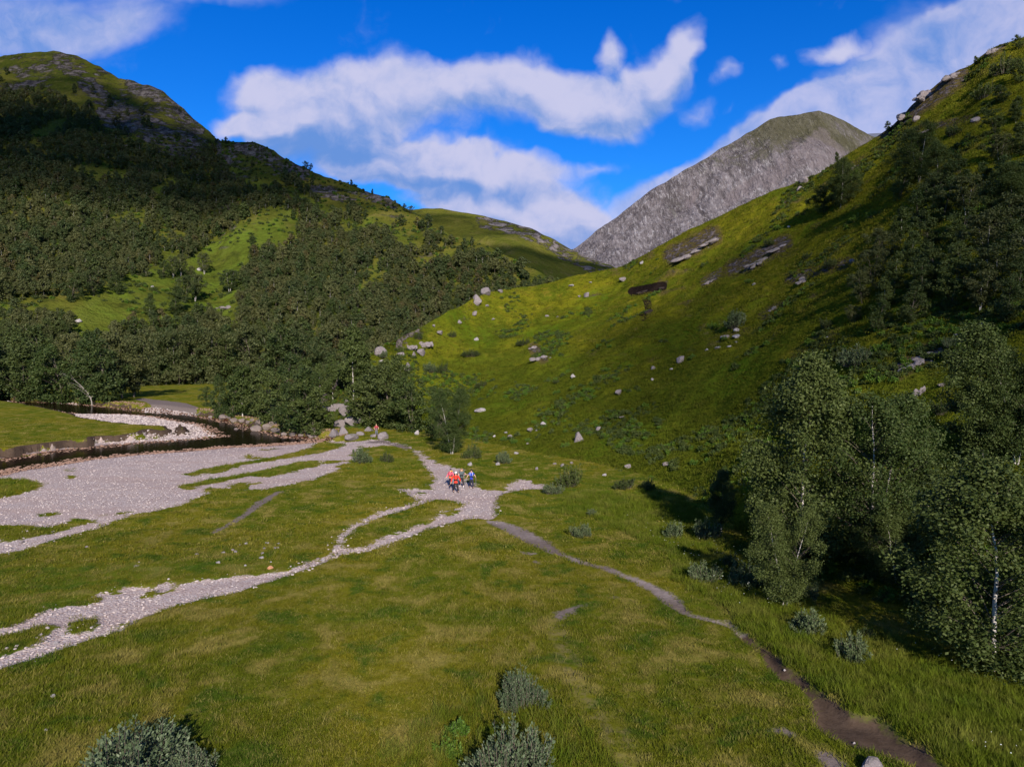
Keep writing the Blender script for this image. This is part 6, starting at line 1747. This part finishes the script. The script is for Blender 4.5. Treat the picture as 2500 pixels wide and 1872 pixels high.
    for s in (1, -1):
        q_ = L[s]
        link('boot', skin_mesh('boot', [(q_[3][0], q_[3][1] + .01, .15, .055, .055), (q_[3][0], q_[3][1] + .01, .055, .055, .052), (q_[4][0], q_[4][1] + .02, .048, .052, .045), (q_[4][0], q_[4][1] - .04, .04, .042, .036)], [(0, 1), (1, 2), (2, 3)], shoes, 1, 1), e)
    # hair, hat, glasses
    link('hair', ellip('hair', (0, .012, 1.69), (.090, .100, .088), hair), e)
    if longhair:
        link('hair', skin_mesh('long_hair', [(0, .06, 1.66, .085, .05), (0, .085, 1.50, .10, .045), (.0, .085, 1.38, .09, .04)], [(0, 1), (1, 2)], hair, 1), e)
        for s in (1, -1):
            link('hair', skin_mesh('lock', [(s * .075, -.01, 1.68, .03, .05), (s * .105, -.03, 1.54, .032, .035), (s * .10, -.09, 1.40, .025, .02)], [(0, 1), (1, 2)], hair, 1), e)
    if glasses:
        link('sunglasses', ellip('glasses', (0, -.095, 1.735), (.075, .02, .022), FAB('black_lens', (.01, .01, .012))), e)
    if hat is not None:
        h = link('hat', ellip('hat', (0, .0, 1.705), (.105, .118, .105), hat, zmin=1.685), e)
        if brim:
            link('brim', ellip('brim', (0, -.10, 1.69), (.10, .11, .014), hat), h)
    for s in (1, -1):
        link('eye', ellip('eye', (s * .030, -.100, 1.645), (.011, .008, .008), FAB('eye', (.02, .015, .012)), (8, 6)), e)
    link('mouth', ellip('mouth', (0, -.104, 1.572), (.024, .008, .006), FAB('lips', (.32, .10, .08)), (8, 6)), e)
    return e, L, k

def world(e, p):
    return Vector(e.location) + Euler(e.rotation_euler).to_matrix() @ (Vector(p) * e.scale[0])

def pole(e, L, s, foot, lab):
    """a trekking pole from the hand to the ground"""
    sh, el, ha, d = L['arm', s]
    grip = world(e, ha + d * .10)
    tip = world(e, foot); 
    dv = (grip - tip); dv.normalize()
    a = grip + dv * .10
    root = bpy.data.objects.new('trekking_pole', None); COL.objects.link(root); root.location = tip; root.empty_display_size = .1
    root['label'] = lab; root['category'] = 'trekking pole'; root['group'] = 'trekking poles'
    def seg(nm, p, q_, r0, r1, m):
        V, Fc = tube(np.array([p - tip, (p + q_) / 2 - tip, q_ - tip]), [r0, (r0 + r1) / 2, r1], 6)
        link(nm, new_mesh(nm, V, Fc, True, [m]), root)
    seg('shaft', tip, grip - dv * .06, .009, .013, FAB('pole_grey', (.20, .20, .22)))
    seg('grip', grip - dv * .07, a, .020, .022, FAB('grip_black', (.02, .02, .02)))
    seg('basket', tip + dv * .06, tip + dv * .075, .035, .02, FAB('grip_black', (.02, .02, .02)))

def rucksack(e, body, strap, lab, w=.17, top=1.56):
    root = bpy.data.objects.new('rucksack', None); COL.objects.link(root)
    root.location = e.location; root.rotation_euler = e.rotation_euler; root.scale = e.scale; root.empty_display_size = .1
    root['label'] = lab; root['category'] = 'rucksack'; root['group'] = 'rucksacks of the hikers'
    link('bag', skin_mesh('bag', [(0, .20, 1.02, w * .95, .09), (0, .23, 1.18, w, .11), (0, .23, 1.36, w, .11), (0, .20, top - .07, w * .85, .08)], [(0, 1), (1, 2), (2, 3)], body, 1), root)
    link('lid', ellip('lid', (0, .20, top - .02), (w * 1.05, .13, .07), body), root)
    for s in (1, -1):
        link('strap', skin_mesh('strap', [(s * .11, .12, 1.49, .028, .018), (s * .115, -.02, 1.545, .028, .014), (s * .12, -.145, 1.40, .028, .014), (s * .135, -.145, 1.22, .025, .014), (s * .17, -.02, 1.12, .022, .014), (s * .15, .12, 1.10, .022, .014)], [(0, 1), (1, 2), (2, 3), (3, 4), (4, 5)], strap, 1), root)

BLK, NAVY = FAB('black', (.014, .013, .015)), FAB('navy', (.016, .016, .035))
RED, ORG, PINK = FAB('red', (.62, .035, .018)), FAB('orange', (.70, .13, .03)), FAB('pink', (.62, .09, .14))
GRN, BLU, GRY = FAB('grey_green', (.060, .085, .088)), FAB('blue', (.014, .040, .30)), FAB('grey', (.10, .11, .13))
WHT, HAIR, BRN = FAB('white', (.62, .62, .64)), FAB('fair_hair', (.30, .17, .09)), FAB('dark_hair', (.045, .028, .02))
def stand(u, v, where='floor'):
    s = spot(u, v, where)
    P = s[0].copy()
    return P
walk = {1: ((.13, .03, -.26), (.19, -.20, -.40)), -1: ((-.12, .02, -.27), (-.17, -.18, -.44))}
e, L, k = person(stand(1113, 1202), 1.78, .06, 'hiker in a red jacket and wide black trousers leading the group', RED, .88, BLK, BLK, BRN, WHT, True, {1: ((.15, .02, -.26), (.20, -.16, -.46)), -1: ((-.16, .03, -.26), (-.21, -.08, -.52))}, .10, .10)
rucksack(e, BLK, BLK, 'black rucksack on the back of the hiker in red')
pole(e, L, 1, (.42, -.34, 0), 'trekking pole held by the hiker in the red jacket')
e, L, k = person(stand(1100, 1188), 1.60, -.25, 'hiker in a pink and orange jacket with a dark hat behind the red jacket', PINK, .90, NAVY, GRY, BRN, NAVY, False, walk, .14, .05, second=ORG)
rucksack(e, FAB('yellow', (.6, .36, .06)), BLK, 'rucksack on the back of the hiker in pink and orange', .15)
e, L, k = person(stand(1127, 1188), 1.66, .12, 'long-haired hiker in a grey-green short-sleeved shirt with sunglasses', GRN, .93, BLK, WHT, HAIR, None, False, {1: ((.20, .02, -.22), (.28, -.18, -.22)), -1: ((-.12, .02, -.27), (-.15, -.16, -.44))}, .16, .06, 'short', longhair=True, glasses=True)
rucksack(e, GRY, GRY, 'grey rucksack on the back of the long-haired hiker', .15)
pole(e, L, -1, (-.34, -.30, 0), 'trekking pole held by the long-haired hiker')
e, L, k = person(stand(1151, 1191), 1.64, -.05, 'hiker in a blue shirt and black hat walking apart from the other three', BLU, .90, NAVY, BLK, BRN, BLK, False, {1: ((.16, .04, -.25), (.24, -.16, -.36)), -1: ((-.16, .04, -.25), (-.25, -.12, -.40))}, .16, .07, 'short')
rucksack(e, NAVY, FAB('pale_strap', (.40, .42, .62)), 'dark rucksack with pale straps on the hiker in blue', .16)
pole(e, L, 1, (.40, .10, 0), 'trekking pole in the outer hand of the hiker in blue')
pole(e, L, -1, (-.62, -.20, 0), 'trekking pole in the inner hand of the hiker in blue')
e, L, k = person(stand(919, 1064, 'any'), 1.72, .3, 'distant person in a red top and grey trousers standing by the rocks', FAB('dark_red', (.26, .03, .045)), .98, GRY, BLK, HAIR, None, False, {1: ((.17, .03, -.22), (.10, -.10, -.36)), -1: ((-.17, .03, -.22), (-.11, -.10, -.36))}, .03, .0, 'short', group=None)

# ------------------------------------------------------------------ unseen clouds, added behind and above the camera to shade the hills
def shade_cloud_over(target, size, height, mat, seed, yaw=0.0):
    t = (height - target[2]) / (-ldir.z)
    c = Vector(target) - ldir * t
    r = np.random.default_rng(seed)
    bm = bmesh.new()
    bmesh.ops.create_icosphere(bm, subdivisions=5, radius=1.0)
    P = np.array([v.co for v in bm.verts])
    P = P * (1 + 0.55 * fbm(P[:, 0] * 1.9 + seed, P[:, 1] * 1.9, P[:, 2] * 1.9, octv=5, gain=.6, seed=seed))[:, None]
    P *= np.array(size)
    for v, p in zip(bm.verts, P): v.co = p
    me = bpy.data.meshes.new('shade_cloud'); bm.to_mesh(me); bm.free()
    me.materials.append(mat); me.polygons.foreach_set('use_smooth', [True] * len(me.polygons))
    o = link('shade_cloud', me, loc=c, kind='structure')
    o.rotation_euler = (0, 0, yaw)
    return o

for tgt, size, hgt, mt, sd, yw in [((-270, 500, 168), (205, 105, 34), 620, M['shade_cloud'], 3, 0.1), ((-260, 490, 158), (235, 125, 30), 660, M['shade_cloud'], 31, 0.25), ((-300, 520, 185), (190, 100, 28), 590, M['shade_cloud'], 17, 0.0),
                                    ((-430, 560, 190), (150, 100, 30), 600, M['shade_cloud'], 8, 0.4), ((45, 800, 112), (190, 90, 30), 640, M['shade_cloud'], 5, 0.0), ((55, 805, 108), (170, 95, 26), 700, M['shade_cloud'], 6, 0.1),
                                    ((-330, 640, 270), (330, 130, 30), 760, M['thin_shade_cloud'], 13, 0.15), ((74, 70, 22), (52, 75, 14), 420, M['thin_shade_cloud'], 21, 0.3)]:  # the last one is added to dim the right slope
    shade_cloud_over(tgt, size, hgt, mt, sd, yw)
